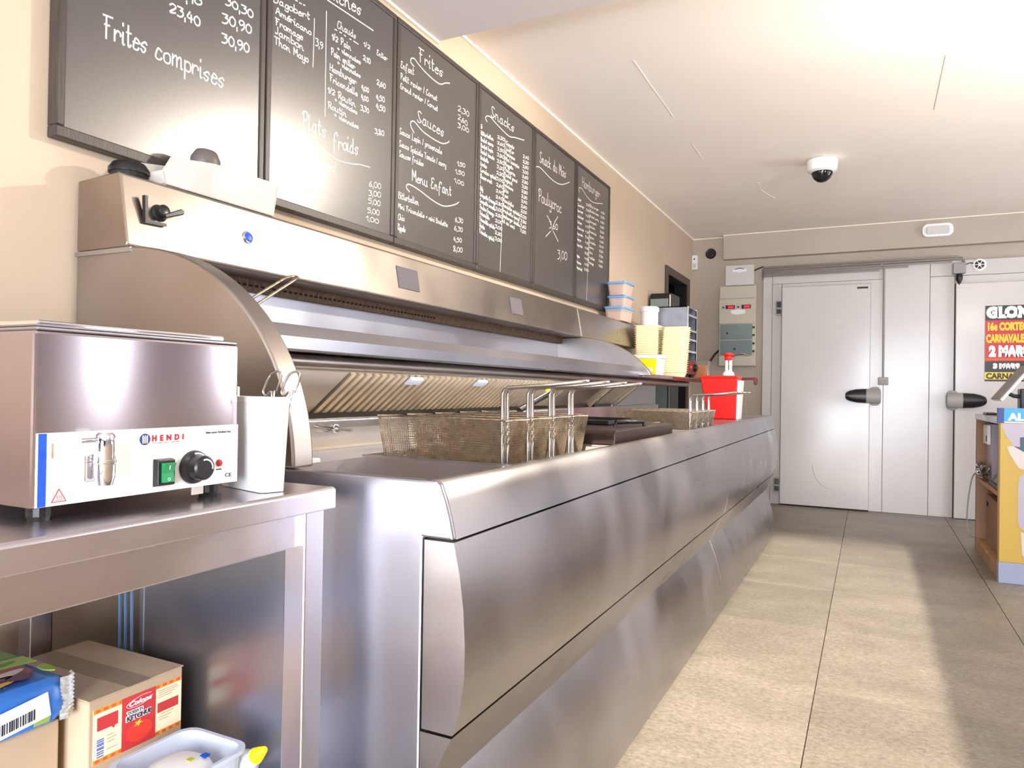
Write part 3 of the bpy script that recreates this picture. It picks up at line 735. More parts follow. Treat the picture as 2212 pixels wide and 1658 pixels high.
TEXTS = [
  (0, 'Frites', 1.065, 1.846, 1.176, 1.857, 0.0549, 0.0055),
  (0, 'comprises', 1.201, 1.855, 1.411, 1.861, 0.0521, 0.0055),
  (0, '30,30', 1.413, 2.09, 1.509, 2.097, 0.0273, 0.0055),
  (0, '30,90', 1.403, 2.036, 1.504, 2.049, 0.0317, 0.0055),
  (0, '30,90', 1.403, 1.981, 1.497, 1.992, 0.0317, 0.0055),
  (0, '23,40', 1.239, 1.987, 1.329, 1.99, 0.0293, 0.0055),
  (0, ',10', 1.288, 2.036, 1.333, 2.048, 0.02, 0.0055),
  (1, 'Sandwiches', 1.693, 2.302, 1.992, 2.334, 0.0461, 0.006),
  (1, None, [(1.822, 2.303), (2.063, 2.313)], 0.004),
  (1, 'Dagobert', 1.583, 2.183, 1.74, 2.2, 0.0235, 0.0042),
  (1, 'Américano', 1.598, 2.153, 1.748, 2.156, 0.0207, 0.0042),
  (1, 'Fromage', 1.596, 2.121, 1.711, 2.123, 0.0207, 0.0042),
  (1, 'Jambon', 1.597, 2.094, 1.716, 2.093, 0.0222, 0.0042),
  (1, 'Thon Mayo', 1.594, 2.063, 1.737, 2.064, 0.0221, 0.0042),
  (1, None, [(1.763, 2.215), (1.76, 2.06)], 0.003),
  (1, None, [(1.818, 2.265), (1.82, 1.925)], 0.003),
  (1, '3,9', 1.77, 2.133, 1.803, 2.135, 0.0269, 0.004),
  (1, None, [(1.677, 2.232), (1.686, 2.233)], 0.0035),
  (1, None, [(1.695, 2.232), (1.703, 2.233)], 0.0035),
  (1, None, [(1.712, 2.234), (1.719, 2.236)], 0.0035),
  (1, None, [(1.86, 2.225), (1.87, 2.226)], 0.0035),
  (1, None, [(1.884, 2.227), (1.894, 2.228)], 0.0035),
  (1, None, [(1.907, 2.227), (1.915, 2.227)], 0.0035),
  (1, None, [(1.936, 2.227), (1.943, 2.228)], 0.0035),
  (1, None, [(1.957, 2.229), (1.981, 2.229)], 0.0035),
  (1, 'Chauds', 1.873, 2.237, 1.967, 2.241, 0.0247, 0.0035),
  (1, '1/2', 2.011, 2.237, 2.045, 2.238, 0.0173, 0.0035),
  (1, 'Entier', 2.086, 2.237, 2.147, 2.24, 0.0185, 0.0035),
  (1, '1/2 Pain', 1.847, 2.187, 1.942, 2.191, 0.0212, 0.0032),
  (1, '+ viennoise', 1.875, 2.163, 1.994, 2.165, 0.0158, 0.0032),
  (1, 'Pain entier', 1.844, 2.136, 1.965, 2.135, 0.0212, 0.0032),
  (1, '+ viennoise', 1.877, 2.116, 1.995, 2.118, 0.0158, 0.0032),
  (1, 'Hamburger', 1.84, 2.083, 1.974, 2.086, 0.0212, 0.0032),
  (1, 'Fricandelle', 1.839, 2.048, 1.981, 2.05, 0.0211, 0.0032),
  (1, '1/2 Routin', 1.832, 2.008, 1.971, 2.009, 0.0201, 0.0032),
  (1, '+ viennoise', 1.867, 1.99, 1.98, 1.987, 0.0158, 0.0032),
  (1, 'Routin', 1.834, 1.959, 1.925, 1.958, 0.0211, 0.0032),
  (1, '+ viennoise', 1.866, 1.939, 1.989, 1.94, 0.0158, 0.0032),
  (1, '2,10', 2.01, 2.189, 2.049, 2.188, 0.0208, 0.0032),
  (1, '2,60', 2.089, 2.132, 2.139, 2.136, 0.0221, 0.0032),
  (1, '4,00', 2.004, 2.082, 2.043, 2.085, 0.0201, 0.0032),
  (1, '4,50', 2.087, 2.079, 2.135, 2.084, 0.0221, 0.0032),
  (1, '4,00', 2.003, 2.048, 2.041, 2.051, 0.02, 0.0032),
  (1, '3,30', 2.001, 2.01, 2.045, 2.013, 0.02, 0.0032),
  (1, '4,50', 2.088, 2.045, 2.139, 2.05, 0.0221, 0.0032),
  (1, '3,80', 2.082, 1.955, 2.135, 1.962, 0.022, 0.0032),
  (1, 'Plats', 1.718, 1.855, 1.825, 1.857, 0.0497, 0.0055),
  (1, 'froids', 1.862, 1.84, 1.99, 1.85, 0.0493, 0.0055),
  (1, None, [(1.703, 1.811), (1.684, 1.801), (1.672, 1.807), (1.671, 1.821), (1.683, 1.836), (1.718, 1.841), (1.773, 1.83), (1.84, 1.809), (1.895, 1.802), (1.958, 1.81), (2.001, 1.82), (2.057, 1.826)], 0.0028),
  (1, 'Américain garni', 1.676, 1.765, 1.874, 1.76, 0.0214, 0.0034),
  (1, 'Boulets', 1.699, 1.73, 1.771, 1.725, 0.02, 0.0034),
  (1, 'Vitoulet', 1.708, 1.7, 1.802, 1.7, 0.0201, 0.0034),
  (1, 'Thon', 1.723, 1.665, 1.782, 1.666, 0.0202, 0.0034),
  (1, '6,00', 2.056, 1.759, 2.122, 1.767, 0.024, 0.0034),
  (1, '3,00', 2.053, 1.726, 2.122, 1.735, 0.0229, 0.0034),
  (1, '5,00', 2.053, 1.698, 2.12, 1.703, 0.0229, 0.0034),
  (1, '5,00', 2.049, 1.665, 2.115, 1.669, 0.0229, 0.0034),
  (1, '1,00', 2.042, 1.635, 2.112, 1.639, 0.0211, 0.0034),
  (2, 'Frites', 2.35, 2.326, 2.526, 2.331, 0.0498, 0.0055),
  (2, 'Sauces', 2.349, 2.089, 2.542, 2.091, 0.0453, 0.0055),
  (2, None, [(2.319, 2.291), (2.3, 2.296), (2.297, 2.307), (2.305, 2.316), (2.323, 2.321), (2.351, 2.311), (2.407, 2.299), (2.47, 2.293), (2.512, 2.296), (2.548, 2.315), (2.582, 2.327)], 0.0045),
  (2, None, [(2.327, 2.037), (2.307, 2.052), (2.303, 2.067), (2.312, 2.076), (2.333, 2.079), (2.391, 2.061), (2.472, 2.056), (2.531, 2.059), (2.568, 2.072), (2.586, 2.085)], 0.0045),
  (2, 'Enfant', 2.214, 2.25, 2.319, 2.257, 0.0274, 0.0038),
  (2, 'Petit ravier / Cornet', 2.21, 2.209, 2.487, 2.218, 0.0231, 0.0038),
  (2, 'Grand ravier / Cornet', 2.212, 2.173, 2.493, 2.178, 0.0208, 0.0038),
  (2, '2,30', 2.655, 2.24, 2.747, 2.244, 0.0282, 0.0038),
  (2, '2,60', 2.656, 2.203, 2.735, 2.199, 0.0249, 0.0038),
  (2, '3,00', 2.655, 2.167, 2.747, 2.174, 0.0249, 0.0038),
  (2, 'Sauce Lapin / provençale', 2.214, 2.003, 2.53, 2.014, 0.0231, 0.0038),
  (2, 'Sauce Spéciale Tomate / curry', 2.212, 1.956, 2.565, 1.968, 0.0223, 0.0036),
  (2, 'Sauces froides', 2.213, 1.918, 2.396, 1.926, 0.0217, 0.0036),
  (2, '1,50', 2.656, 2.006, 2.72, 2.012, 0.0213, 0.0036),
  (2, '1,50', 2.64, 1.968, 2.716, 1.975, 0.0212, 0.0036),
  (2, '1,00', 2.634, 1.928, 2.712, 1.931, 0.0205, 0.0036),
  (2, 'Menu Enfant', 2.321, 1.85, 2.608, 1.863, 0.0401, 0.0055),
  (2, None, [(2.303, 1.802), (2.285, 1.81), (2.282, 1.819), (2.293, 1.828), (2.319, 1.83), (2.377, 1.824), (2.456, 1.81), (2.532, 1.804), (2.585, 1.813), (2.646, 1.835), (2.672, 1.85)], 0.0045),
  (2, 'Bitterballen', 2.203, 1.761, 2.366, 1.765, 0.0247, 0.0036),
  (2, 'Mini Fricandelle + mini Boulette', 2.202, 1.724, 2.584, 1.725, 0.0192, 0.0036),
  (2, 'Chix', 2.202, 1.681, 2.273, 1.682, 0.0216, 0.0036),
  (2, 'Kippets', 2.201, 1.642, 2.28, 1.642, 0.0222, 0.0036),
  (2, '6,30', 2.647, 1.762, 2.71, 1.767, 0.0231, 0.0036),
  (2, '6,30', 2.641, 1.724, 2.708, 1.728, 0.023, 0.0036),
  (2, '4,50', 2.636, 1.676, 2.702, 1.682, 0.023, 0.0036),
  (2, '8,00', 2.635, 1.633, 2.71, 1.642, 0.0265, 0.0036),
  (3, 'Snacks', 2.954, 2.317, 3.193, 2.323, 0.0501, 0.0055),
  (3, None, [(2.916, 2.28), (2.902, 2.287), (2.903, 2.297), (2.919, 2.307), (2.951, 2.312), (3.009, 2.3), (3.136, 2.285), (3.204, 2.299), (3.311, 2.319)], 0.0045),
  (3, None, [(3.098, 2.26), (3.069, 1.589)], 0.003),
  (4, 'Snack du Mois', 3.51, 2.265, 3.877, 2.279, 0.059, 0.005),
  (4, 'Poulycroc', 3.501, 2.057, 3.818, 2.062, 0.0678, 0.005),
  (4, '3,60', 3.651, 1.942, 3.766, 1.954, 0.0415, 0.005),
  (4, '3,00', 3.773, 1.794, 3.913, 1.811, 0.0596, 0.005),
  (4, None, [(3.463, 2.191), (3.451, 2.207), (3.466, 2.227), (3.497, 2.236), (3.541, 2.235), (3.632, 2.221), (3.727, 2.215), (3.825, 2.228), (3.935, 2.27)], 0.004),
  (4, None, [(3.617, 2.004), (3.673, 1.977)], 0.004),
  (4, None, [(3.77, 2.032), (3.72, 1.987)], 0.004),
  (4, None, [(3.667, 1.927), (3.604, 1.886)], 0.004),
  (4, None, [(3.706, 1.936), (3.78, 1.892)], 0.004),
  (5, 'Hamburger', 4.145, 2.302, 4.466, 2.307, 0.0576, 0.0045),
  (5, None, [(4.103, 2.252), (4.086, 2.266), (4.1, 2.281), (4.136, 2.284), (4.185, 2.271), (4.265, 2.252), (4.368, 2.252), (4.522, 2.284)], 0.0035),
  (5, None, [(4.286, 2.229), (4.248, 1.581)], 0.003),
  (3, 'Bami', 2.816, 2.23, 2.869, 2.234, 0.0185, 0.0032),
  (3, 'Bitterballen', 2.815, 2.202, 2.98, 2.212, 0.0185, 0.0032),
  (3, 'Boulet sauce', 2.814, 2.174, 2.979, 2.183, 0.0185, 0.0032),
  (3, 'Boulet lapin', 2.813, 2.146, 2.978, 2.154, 0.0185, 0.0032),
  (3, 'Boulet tomate', 2.812, 2.119, 2.991, 2.125, 0.0185, 0.0032),
  (3, 'Brochette', 2.811, 2.091, 2.933, 2.094, 0.0185, 0.0032),
  (3, 'Cervelas', 2.81, 2.063, 2.918, 2.065, 0.0185, 0.0032),
  (3, 'Cervelas spécial', 2.809, 2.035, 3.015, 2.038, 0.0185, 0.0032),
  (3, 'Cheese crack', 2.808, 2.007, 2.973, 2.008, 0.0185, 0.0032),
  (3, 'Chix', 2.807, 1.98, 2.86, 1.979, 0.0185, 0.0032),
  (3, 'Crizly', 2.806, 1.952, 2.887, 1.951, 0.0185, 0.0032),
  (3, 'Croquette fromage', 2.805, 1.924, 3.01, 1.92, 0.0185, 0.0032),
  (3, 'Croquette crevette', 2.804, 1.896, 3.009, 1.891, 0.0185, 0.0032),
  (3, 'Fondue fromage', 2.804, 1.869, 2.996, 1.862, 0.0184, 0.0032),
  (3, 'Fricandelle', 2.803, 1.841, 2.952, 1.835, 0.0184, 0.0032),
  (3, 'Fricandelle spéciale', 2.802, 1.813, 3.006, 1.803, 0.0184, 0.0032),
  (3, 'Fricadon', 2.801, 1.786, 2.908, 1.78, 0.0184, 0.0032),
  (3, 'Fricadon spécial', 2.8, 1.758, 3.004, 1.745, 0.0184, 0.0032),
  (3, '2,20', 3.022, 2.238, 3.092, 2.246, 0.0174, 0.003),
  (3, '2,60', 3.022, 2.21, 3.091, 2.217, 0.0174, 0.003),
  (3, '3,50', 3.021, 2.181, 3.09, 2.188, 0.0174, 0.003),
  (3, '3,80', 3.02, 2.153, 3.09, 2.159, 0.0174, 0.003),
  (3, '3,80', 3.02, 2.124, 3.089, 2.13, 0.0174, 0.003),
  (3, '3,20', 3.019, 2.096, 3.088, 2.101, 0.0174, 0.003),
  (3, '2,20', 3.018, 2.067, 3.087, 2.072, 0.0174, 0.003),
  (3, '3,00', 3.018, 2.039, 3.087, 2.043, 0.0174, 0.003),
  (3, '2,60', 3.017, 2.01, 3.086, 2.014, 0.0174, 0.003),
  (3, '2,40', 3.016, 1.982, 3.085, 1.985, 0.0174, 0.003),
  (3, '2,40', 3.015, 1.954, 3.085, 1.956, 0.0174, 0.003),
  (3, '2,80', 3.015, 1.925, 3.084, 1.927, 0.0174, 0.003),
  (3, '3,00', 3.014, 1.897, 3.083, 1.898, 0.0174, 0.003),
  (3, '2,80', 3.013, 1.869, 3.083, 1.87, 0.0174, 0.003),
  (3, '2,00', 3.013, 1.84, 3.082, 1.841, 0.0174, 0.003),
  (3, '3,00', 3.012, 1.812, 3.081, 1.812, 0.0174, 0.003),
  (3, '2,20', 3.011, 1.784, 3.08, 1.783, 0.0174, 0.003),
  (3, '3,00', 3.011, 1.755, 3.08, 1.754, 0.0174, 0.003),
  (3, 'Kippets', 3.11, 2.235, 3.199, 2.238, 0.0189, 0.003),
  (3, 'Lucifer', 3.108, 2.209, 3.197, 2.212, 0.0189, 0.003),
  (3, 'Mexicano', 3.106, 2.184, 3.208, 2.186, 0.0189, 0.003),
  (3, 'Mini loempia', 3.104, 2.158, 3.258, 2.161, 0.0189, 0.003),
  (3, 'Nuggets', 3.102, 2.133, 3.19, 2.134, 0.0188, 0.003),
  (3, 'Poulycroc', 3.1, 2.107, 3.214, 2.108, 0.0188, 0.003),
  (3, 'Poulet pané', 3.098, 2.082, 3.238, 2.082, 0.0188, 0.003),
  (3, 'Ragouzi', 3.095, 2.057, 3.184, 2.056, 0.0188, 0.003),
  (3, 'Saucisse', 3.093, 2.032, 3.194, 2.03, 0.0188, 0.003),
  (3, 'Sito', 3.091, 2.006, 3.141, 2.005, 0.0188, 0.003),
  (3, 'Taco', 3.089, 1.981, 3.139, 1.98, 0.0188, 0.003),
  (3, 'Viandelle', 3.087, 1.956, 3.201, 1.952, 0.0188, 0.003),
  (3, 'Viandelle spéciale', 3.085, 1.931, 3.281, 1.923, 0.0188, 0.003),
  (3, 'Brochette boeuf', 3.083, 1.906, 3.276, 1.897, 0.0188, 0.003),
  (3, 'Hamburger double', 3.081, 1.88, 3.276, 1.871, 0.0188, 0.003),
  (3, 'Vol au vent', 3.079, 1.855, 3.218, 1.847, 0.0188, 0.003),
  (3, '2,40', 3.303, 2.229, 3.37, 2.236, 0.0175, 0.003),
  (3, '2,20', 3.302, 2.203, 3.369, 2.21, 0.0175, 0.003),
  (3, '2,60', 3.301, 2.178, 3.367, 2.184, 0.0175, 0.003),
  (3, '3,00', 3.299, 2.152, 3.366, 2.158, 0.0175, 0.003),
  (3, '2,60', 3.298, 2.127, 3.364, 2.132, 0.0175, 0.003),
  (3, '2,80', 3.296, 2.101, 3.363, 2.106, 0.0175, 0.003),
  (3, '3,20', 3.295, 2.076, 3.361, 2.08, 0.0175, 0.003),
  (3, '2,80', 3.293, 2.05, 3.36, 2.054, 0.0175, 0.003),
  (3, '2,20', 3.292, 2.025, 3.358, 2.028, 0.0175, 0.003),
  (3, '2,40', 3.291, 2.0, 3.357, 2.003, 0.0174, 0.003),
  (3, '2,60', 3.289, 1.974, 3.355, 1.977, 0.0174, 0.003),
  (3, '2,00', 3.288, 1.949, 3.354, 1.951, 0.0174, 0.003),
  (3, '3,00', 3.286, 1.924, 3.352, 1.925, 0.0174, 0.003),
  (3, '3,80', 3.285, 1.898, 3.351, 1.9, 0.0174, 0.003),
  (3, '3,60', 3.283, 1.873, 3.349, 1.874, 0.0174, 0.003),
  (3, '7,00', 3.282, 1.848, 3.348, 1.848, 0.0174, 0.003),
  (5, 'Le Burger', 4.015, 2.198, 4.13, 2.205, 0.0164, 0.0028),
  (5, 'Cheese burger', 4.013, 2.164, 4.18, 2.173, 0.0164, 0.0028),
  (5, 'Bacon burger', 4.011, 2.13, 4.164, 2.137, 0.0164, 0.0028),
  (5, 'Double burger', 4.008, 2.095, 4.175, 2.102, 0.0164, 0.0028),
  (5, 'Fish burger', 4.006, 2.061, 4.146, 2.065, 0.0164, 0.0028),
  (5, 'Chicken burger', 4.004, 2.027, 4.182, 2.031, 0.0164, 0.0028),
  (5, 'Burger maison', 4.001, 1.992, 4.167, 1.995, 0.0164, 0.0028),
  (5, 'Burger grec', 3.999, 1.958, 4.139, 1.96, 0.0164, 0.0028),
  (5, 'Burger boulet', 3.997, 1.924, 4.162, 1.925, 0.0164, 0.0028),
  (5, 'Géant', 3.994, 1.89, 4.057, 1.89, 0.0164, 0.0028),
  (5, 'Végétarien', 3.992, 1.856, 4.118, 1.855, 0.0164, 0.0028),
  (5, 'Burger sauce', 3.99, 1.822, 4.142, 1.819, 0.0164, 0.0028),
  (5, 'Burger du chef', 3.987, 1.788, 4.165, 1.784, 0.0164, 0.0028),
  (5, '3,50', 4.216, 2.201, 4.288, 2.207, 0.0157, 0.0026),
  (5, '3,80', 4.215, 2.168, 4.287, 2.173, 0.0157, 0.0026),
  (5, '4,20', 4.214, 2.134, 4.287, 2.138, 0.0157, 0.0026),
  (5, '4,80', 4.213, 2.1, 4.286, 2.104, 0.0157, 0.0026),
  (5, '4,00', 4.212, 2.066, 4.285, 2.07, 0.0157, 0.0026),
  (5, '4,20', 4.211, 2.033, 4.284, 2.036, 0.0157, 0.0026),
  (5, '5,00', 4.21, 1.999, 4.283, 2.001, 0.0157, 0.0026),
  (5, '4,80', 4.209, 1.965, 4.282, 1.967, 0.0157, 0.0026),
  (5, '4,80', 4.208, 1.931, 4.281, 1.933, 0.0157, 0.0026),
  (5, '5,50', 4.207, 1.898, 4.28, 1.899, 0.0157, 0.0026),
  (5, '4,50', 4.206, 1.864, 4.279, 1.865, 0.0157, 0.0026),
  (5, '4,00', 4.205, 1.83, 4.278, 1.831, 0.0157, 0.0026),
  (5, '5,50', 4.204, 1.797, 4.277, 1.797, 0.0157, 0.0026),
  (5, 'Big burger', 4.298, 2.209, 4.446, 2.218, 0.0159, 0.0026),
  (5, 'Double bacon', 4.295, 2.177, 4.452, 2.185, 0.0159, 0.0026),
  (5, 'Poulet curry', 4.292, 2.144, 4.448, 2.151, 0.0159, 0.0026),
  (5, 'Savoyard', 4.289, 2.111, 4.406, 2.116, 0.0159, 0.0026),
  (5, 'Italien', 4.286, 2.079, 4.388, 2.082, 0.0159, 0.0026),
  (5, 'Américain', 4.283, 2.046, 4.414, 2.05, 0.0159, 0.0026),
  (5, 'Oignon', 4.279, 2.014, 4.366, 2.016, 0.0159, 0.0026),
  (5, 'Raclette', 4.276, 1.982, 4.393, 1.983, 0.0159, 0.0026),
  (5, 'Chèvre', 4.273, 1.949, 4.36, 1.95, 0.0159, 0.0026),
  (5, 'Extra', 4.27, 1.917, 4.342, 1.917, 0.0159, 0.0026),
  (5, 'Crudités', 4.267, 1.885, 4.383, 1.884, 0.0159, 0.0026),
  (5, 'Fromage', 4.264, 1.852, 4.365, 1.851, 0.0159, 0.0026),
  (5, '4,50', 4.491, 2.215, 4.565, 2.22, 0.0165, 0.0026),
  (5, '5,50', 4.489, 2.183, 4.563, 2.188, 0.0165, 0.0026),
  (5, '4,80', 4.487, 2.15, 4.56, 2.155, 0.0165, 0.0026),
  (5, '5,20', 4.485, 2.118, 4.558, 2.122, 0.0165, 0.0026),
  (5, '5,00', 4.482, 2.086, 4.556, 2.09, 0.0165, 0.0026),
  (5, '5,20', 4.48, 2.054, 4.553, 2.057, 0.0165, 0.0026),
  (5, '4,60', 4.478, 2.022, 4.551, 2.025, 0.0165, 0.0026),
  (5, '5,40', 4.476, 1.99, 4.549, 1.992, 0.0165, 0.0026),
  (5, '5,20', 4.473, 1.958, 4.546, 1.96, 0.0165, 0.0026),
  (5, '0,50', 4.471, 1.926, 4.544, 1.927, 0.0165, 0.0026),
  (5, '0,60', 4.469, 1.894, 4.542, 1.895, 0.0165, 0.0026),
  (5, '0,80', 4.467, 1.862, 4.539, 1.862, 0.0165, 0.0026),
]


BY = [0.958, 1.561, 2.205, 2.832, 3.437, 4.045, 4.672]
BZ0, BZ1 = 1.585, 2.432
BLAB = ['leftmost chalkboard menu panel reading Frites comprises', 'chalkboard menu panel with a Plats froids heading', 'chalkboard menu panel with Frites, Sauces and Menu Enfant headings',
        'chalkboard menu panel headed Snacks with two packed columns', 'chalkboard menu panel headed Snack du Mois with a crossed-out price', 'rightmost chalkboard menu panel headed Hamburger']
for k in range(6):
    y0, y1 = BY[k] + 0.002, BY[k + 1] - 0.002
    t = thing('menu_board', BLAB[k], 'menu board', (0.0, (y0 + y1) / 2, BZ0), 'chalkboard menu panels in a row along the left wall')
    fw = 0.020
    MB().box(0.004, y0 + fw * 0.6, BZ0 + fw * 0.6, 0.0305, y1 - fw * 0.6, BZ1 - fw * 0.6).build('writing_surface', M['board'], t)
    MB().box(0.002, y0, BZ0, 0.0345, y1, BZ0 + fw + 0.006).build('frame_rail', M['board_frame'], t, bevel=0.003)
    MB().box(0.002, y0, BZ1 - fw, 0.0345, y1, BZ1).build('frame_rail', M['board_frame'], t, bevel=0.003)
    MB().box(0.002, y0, BZ0 + fw + 0.006, 0.0345, y0 + fw, BZ1 - fw).build('frame_rail', M['board_frame'], t, bevel=0.003)
    MB().box(0.002, y1 - fw, BZ0 + fw + 0.006, 0.0345, y1, BZ1 - fw).build('frame_rail', M['board_frame'], t, bevel=0.003)
    for rec in TEXTS:
        if rec[0] != k:
            continue
        mb = MB()
        if rec[1] is None:
            ribbon(mb, smooth_line(rec[2], 4), rec[3], 0.0309)
            mb.build('chalk_line', M['chalk'], t, recalc=False)
            continue
        _, tx, ya, za, yb, zb, hh, wd = rec
        strokes, W = hand(tx)
        yb = min(yb, y1 - 0.026); ya = max(ya, y0 + 0.026)
        for s in strokes:
            P = [Vector((ya + (yb - ya) * px / W, za + (zb - za) * px / W + py / 10.0 * hh)) for px, py in s]
            ribbon(mb, smooth_line(P, 3), wd * (0.78 if wd > 0.0033 else 1.05), 0.0309)
        mb.build('chalk_writing', M['chalk'], t, recalc=False)
# ------------------------------------------------------------------ extractor hood over the fryers
t = thing('extractor_hood', 'long stainless steel extractor hood with curved end cheeks under the menu boards', 'hood', (0.0, 1.025, 0.90))
HY0, HY1, HY2 = 1.025, 3.765, 4.835
def hood_box(y0, y1, nm):
    return MB().prism_y([(0.012, 1.345), (0.012, 1.505), (0.150, 1.512), (0.158, 1.508), (0.186, 1.352), (0.180, 1.345)], y0, y1).build(nm, M['steel_hood'], t, bevel=0.004)
hood_box(HY0, HY1 - 0.002, 'hood_casing')
hood_box(HY1 + 0.002, HY2, 'hood_casing')
def cheek(y0, y1):
    arc = [(0.17 + 0.495 * math.sin(a), 0.893 + 0.452 * math.cos(a)) for a in [PI / 2 * k / 26 for k in range(27)]]
    prof = [(0.012, 0.897), (0.012, 1.343)] + arc[:-1] + [(0.665, 0.897)]
    return MB().prism_y(prof, y0, y1)
cheek(HY0, HY0 + 0.055).build('end_cheek', M['steel_dark'], t, bevel=0.005, smooth=20)
# far cheek only reaches down to the shelf edge
arc = [(0.17 + 0.495 * math.sin(a), 0.893 + 0.452 * math.cos(a)) for a in [PI / 2 * k / 26 for k in range(27)]]
arc = [p for p in arc if p[1] > 1.135]
MB().prism_y([(0.012, 1.135), (0.012, 1.343)] + arc + [(arc[-1][0] + 0.006, 1.135)], HY1 - 0.01, HY1 + 0.03).build('end_cheek', M['steel_dark'], t, bevel=0.004, smooth=20)
MB().box(0.012, HY0 - 0.004, 1.333, 0.20, HY0 + 0.002, 1.343).build('seam_bead', M['steel'], t)
# recess between casing and shelf: back sheet, greasy strip with slots
MB().box(0.012, HY0 + 0.055, 1.135, 0.05, HY1 - 0.01, 1.312).build('back_sheet', M['steel_fine'], t)
st = MB().box(0.012, HY0 + 0.055, 1.312, 0.075, HY1 - 0.01, 1.345).build('greasy_strip', M['grease'], t)
sl = MB()
for k in range(60):
    y = 1.12 + k * 0.022
    sl.box(0.075, y, 1.325, 0.0765, y + 0.012, 1.331)
sl.build('slot_row', M['dark'], st)['kind'] = 'stuff'
# shelf with upright front lip, rounded duct below it
MB().box(0.05, HY0 + 0.055, 1.128, 0.505, HY1 - 0.01, 1.136).build('trough_floor', M['steel'], t)
MB().prism_y([(0.505, 1.128), (0.521, 1.130), (0.523, 1.156), (0.500, 1.184), (0.494, 1.182), (0.512, 1.155)], HY0 + 0.055, HY1 - 0.01).build('front_lip', M['steel_fine'], t, smooth=30)
dp = [(0.30, 1.127), (0.43, 1.127)] + [(0.43 + 0.018 * math.sin(a), 1.109 + 0.018 * math.cos(a)) for a in [PI * k / 10 for k in range(1, 11)]] + [(0.30, 1.091)]
MB().prism_y(dp, HY0 + 0.055, 5.30).build('light_duct', M['steel_dark'], t, smooth=40)
# slanted baffle filters: every slat is a part
FX0, FZ0, FX1, FZ1 = 0.175, 0.972, 0.325, 1.094
fd = Vector((FX1 - FX0, 0, FZ1 - FZ0)); fl = fd.length; fd.normalize(); fn = Vector((fd.z, 0, -fd.x))
def fpt(s, y, o):
    p = Vector((FX0, y, FZ0)) + fd * s + fn * o
    return (p.x, p.y, p.z)
MB().hexa([fpt(0, 1.08, -0.016), fpt(fl, 1.08, -0.016), fpt(fl, 3.30, -0.016), fpt(0, 3.30, -0.016)],
          [fpt(0, 1.08, -0.012), fpt(fl, 1.08, -0.012), fpt(fl, 3.30, -0.012), fpt(0, 3.30, -0.012)]).build('filter_backing', M['steel_filter'], t)
MB().hexa([fpt(0.0, 1.08, -0.012), fpt(fl, 1.08, -0.012), fpt(fl, 1.60, -0.012), fpt(0.0, 1.60, -0.012)],
          [fpt(0.0, 1.08, 0.004), fpt(fl, 1.08, 0.004), fpt(fl, 1.60, 0.004), fpt(0.0, 1.60, 0.004)]).build('blank_plate', M['steel_dark'], t, bevel=0.002)
sm = MB().hexa([fpt(0.008, 0, -0.012), fpt(fl - 0.006, 0, -0.012), fpt(fl - 0.006, 0.027, -0.012), fpt(0.008, 0.027, -0.012)],
               [fpt(0.010, 0.003, 0.006), fpt(fl - 0.008, 0.003, 0.006), fpt(fl - 0.008, 0.023, 0.006), fpt(0.010, 0.023, 0.006)])
slat0 = None
for k in range(46):
    y = 1.612 + k * 0.0368
    if slat0 is None:
        slat0 = sm.build('filter_slat', M['steel_filter'], None)
        slat0.parent = t
    else:
        o = slat0.copy(); COL.objects.link(o); o.parent = t; slat0_ = o
        slat0_.location = Vector((0, y, 0)) - Vector(t['_b'])
slat0.location = Vector((0, 1.612, 0)) - Vector(t['_b'])
for y in (1.90, 2.34):
    MB().hexa([fpt(fl - 0.04, y, 0.006), fpt(fl - 0.005, y, 0.006), fpt(fl - 0.005, y + 0.075, 0.006), fpt(fl - 0.04, y + 0.075, 0.006)],
              [fpt(fl - 0.036, y + 0.004, 0.016), fpt(fl - 0.009, y + 0.004, 0.016), fpt(fl - 0.009, y + 0.071, 0.016), fpt(fl - 0.036, y + 0.071, 0.016)]).build('filter_clip', M['clip'], t, bevel=0.002)
MB().hexa([fpt(0.0, 3.30, -0.012), fpt(fl, 3.30, -0.012), fpt(fl, 3.88, -0.012), fpt(0.0, 3.88, -0.012)],
          [fpt(0.0, 3.30, 0.002), fpt(fl, 3.30, 0.002), fpt(fl, 3.88, 0.002), fpt(0.0, 3.88, 0.002)]).build('blank_plate', M['steel_dark'], t, bevel=0.002)
for y in (3.885, 4.33):
    MB().hexa([fpt(0.0, y, -0.012), fpt(fl, y, -0.012), fpt(fl, y + 0.03, -0.012), fpt(0.0, y + 0.03, -0.012)],
              [fpt(0.0, y, 0.022), fpt(fl, y, 0.022), fpt(fl, y + 0.03, 0.022), fpt(0.0, y + 0.03, 0.022)]).build('filter_edge', M['steel_filter'], t, bevel=0.002)
MB().hexa([fpt(0.0, 3.915, -0.012), fpt(fl, 3.915, -0.012), fpt(fl, 4.33, -0.012), fpt(0.0, 4.33, -0.012)],
          [fpt(0.0, 3.915, -0.004), fpt(fl, 3.915, -0.004), fpt(fl, 4.33, -0.004), fpt(0.0, 4.33, -0.004)]).build('filter_backing', M['grease'], t)
for k in range(11):
    o = slat0.copy(); COL.objects.link(o); o.parent = t
    o.location = Vector((0, 3.93 + k * 0.036, 0)) - Vector(t['_b'])
MB().box(0.05, 4.365, 0.90, 0.168, 5.40, 1.127).build('blank_plate', M['steel'], t, bevel=0.003)
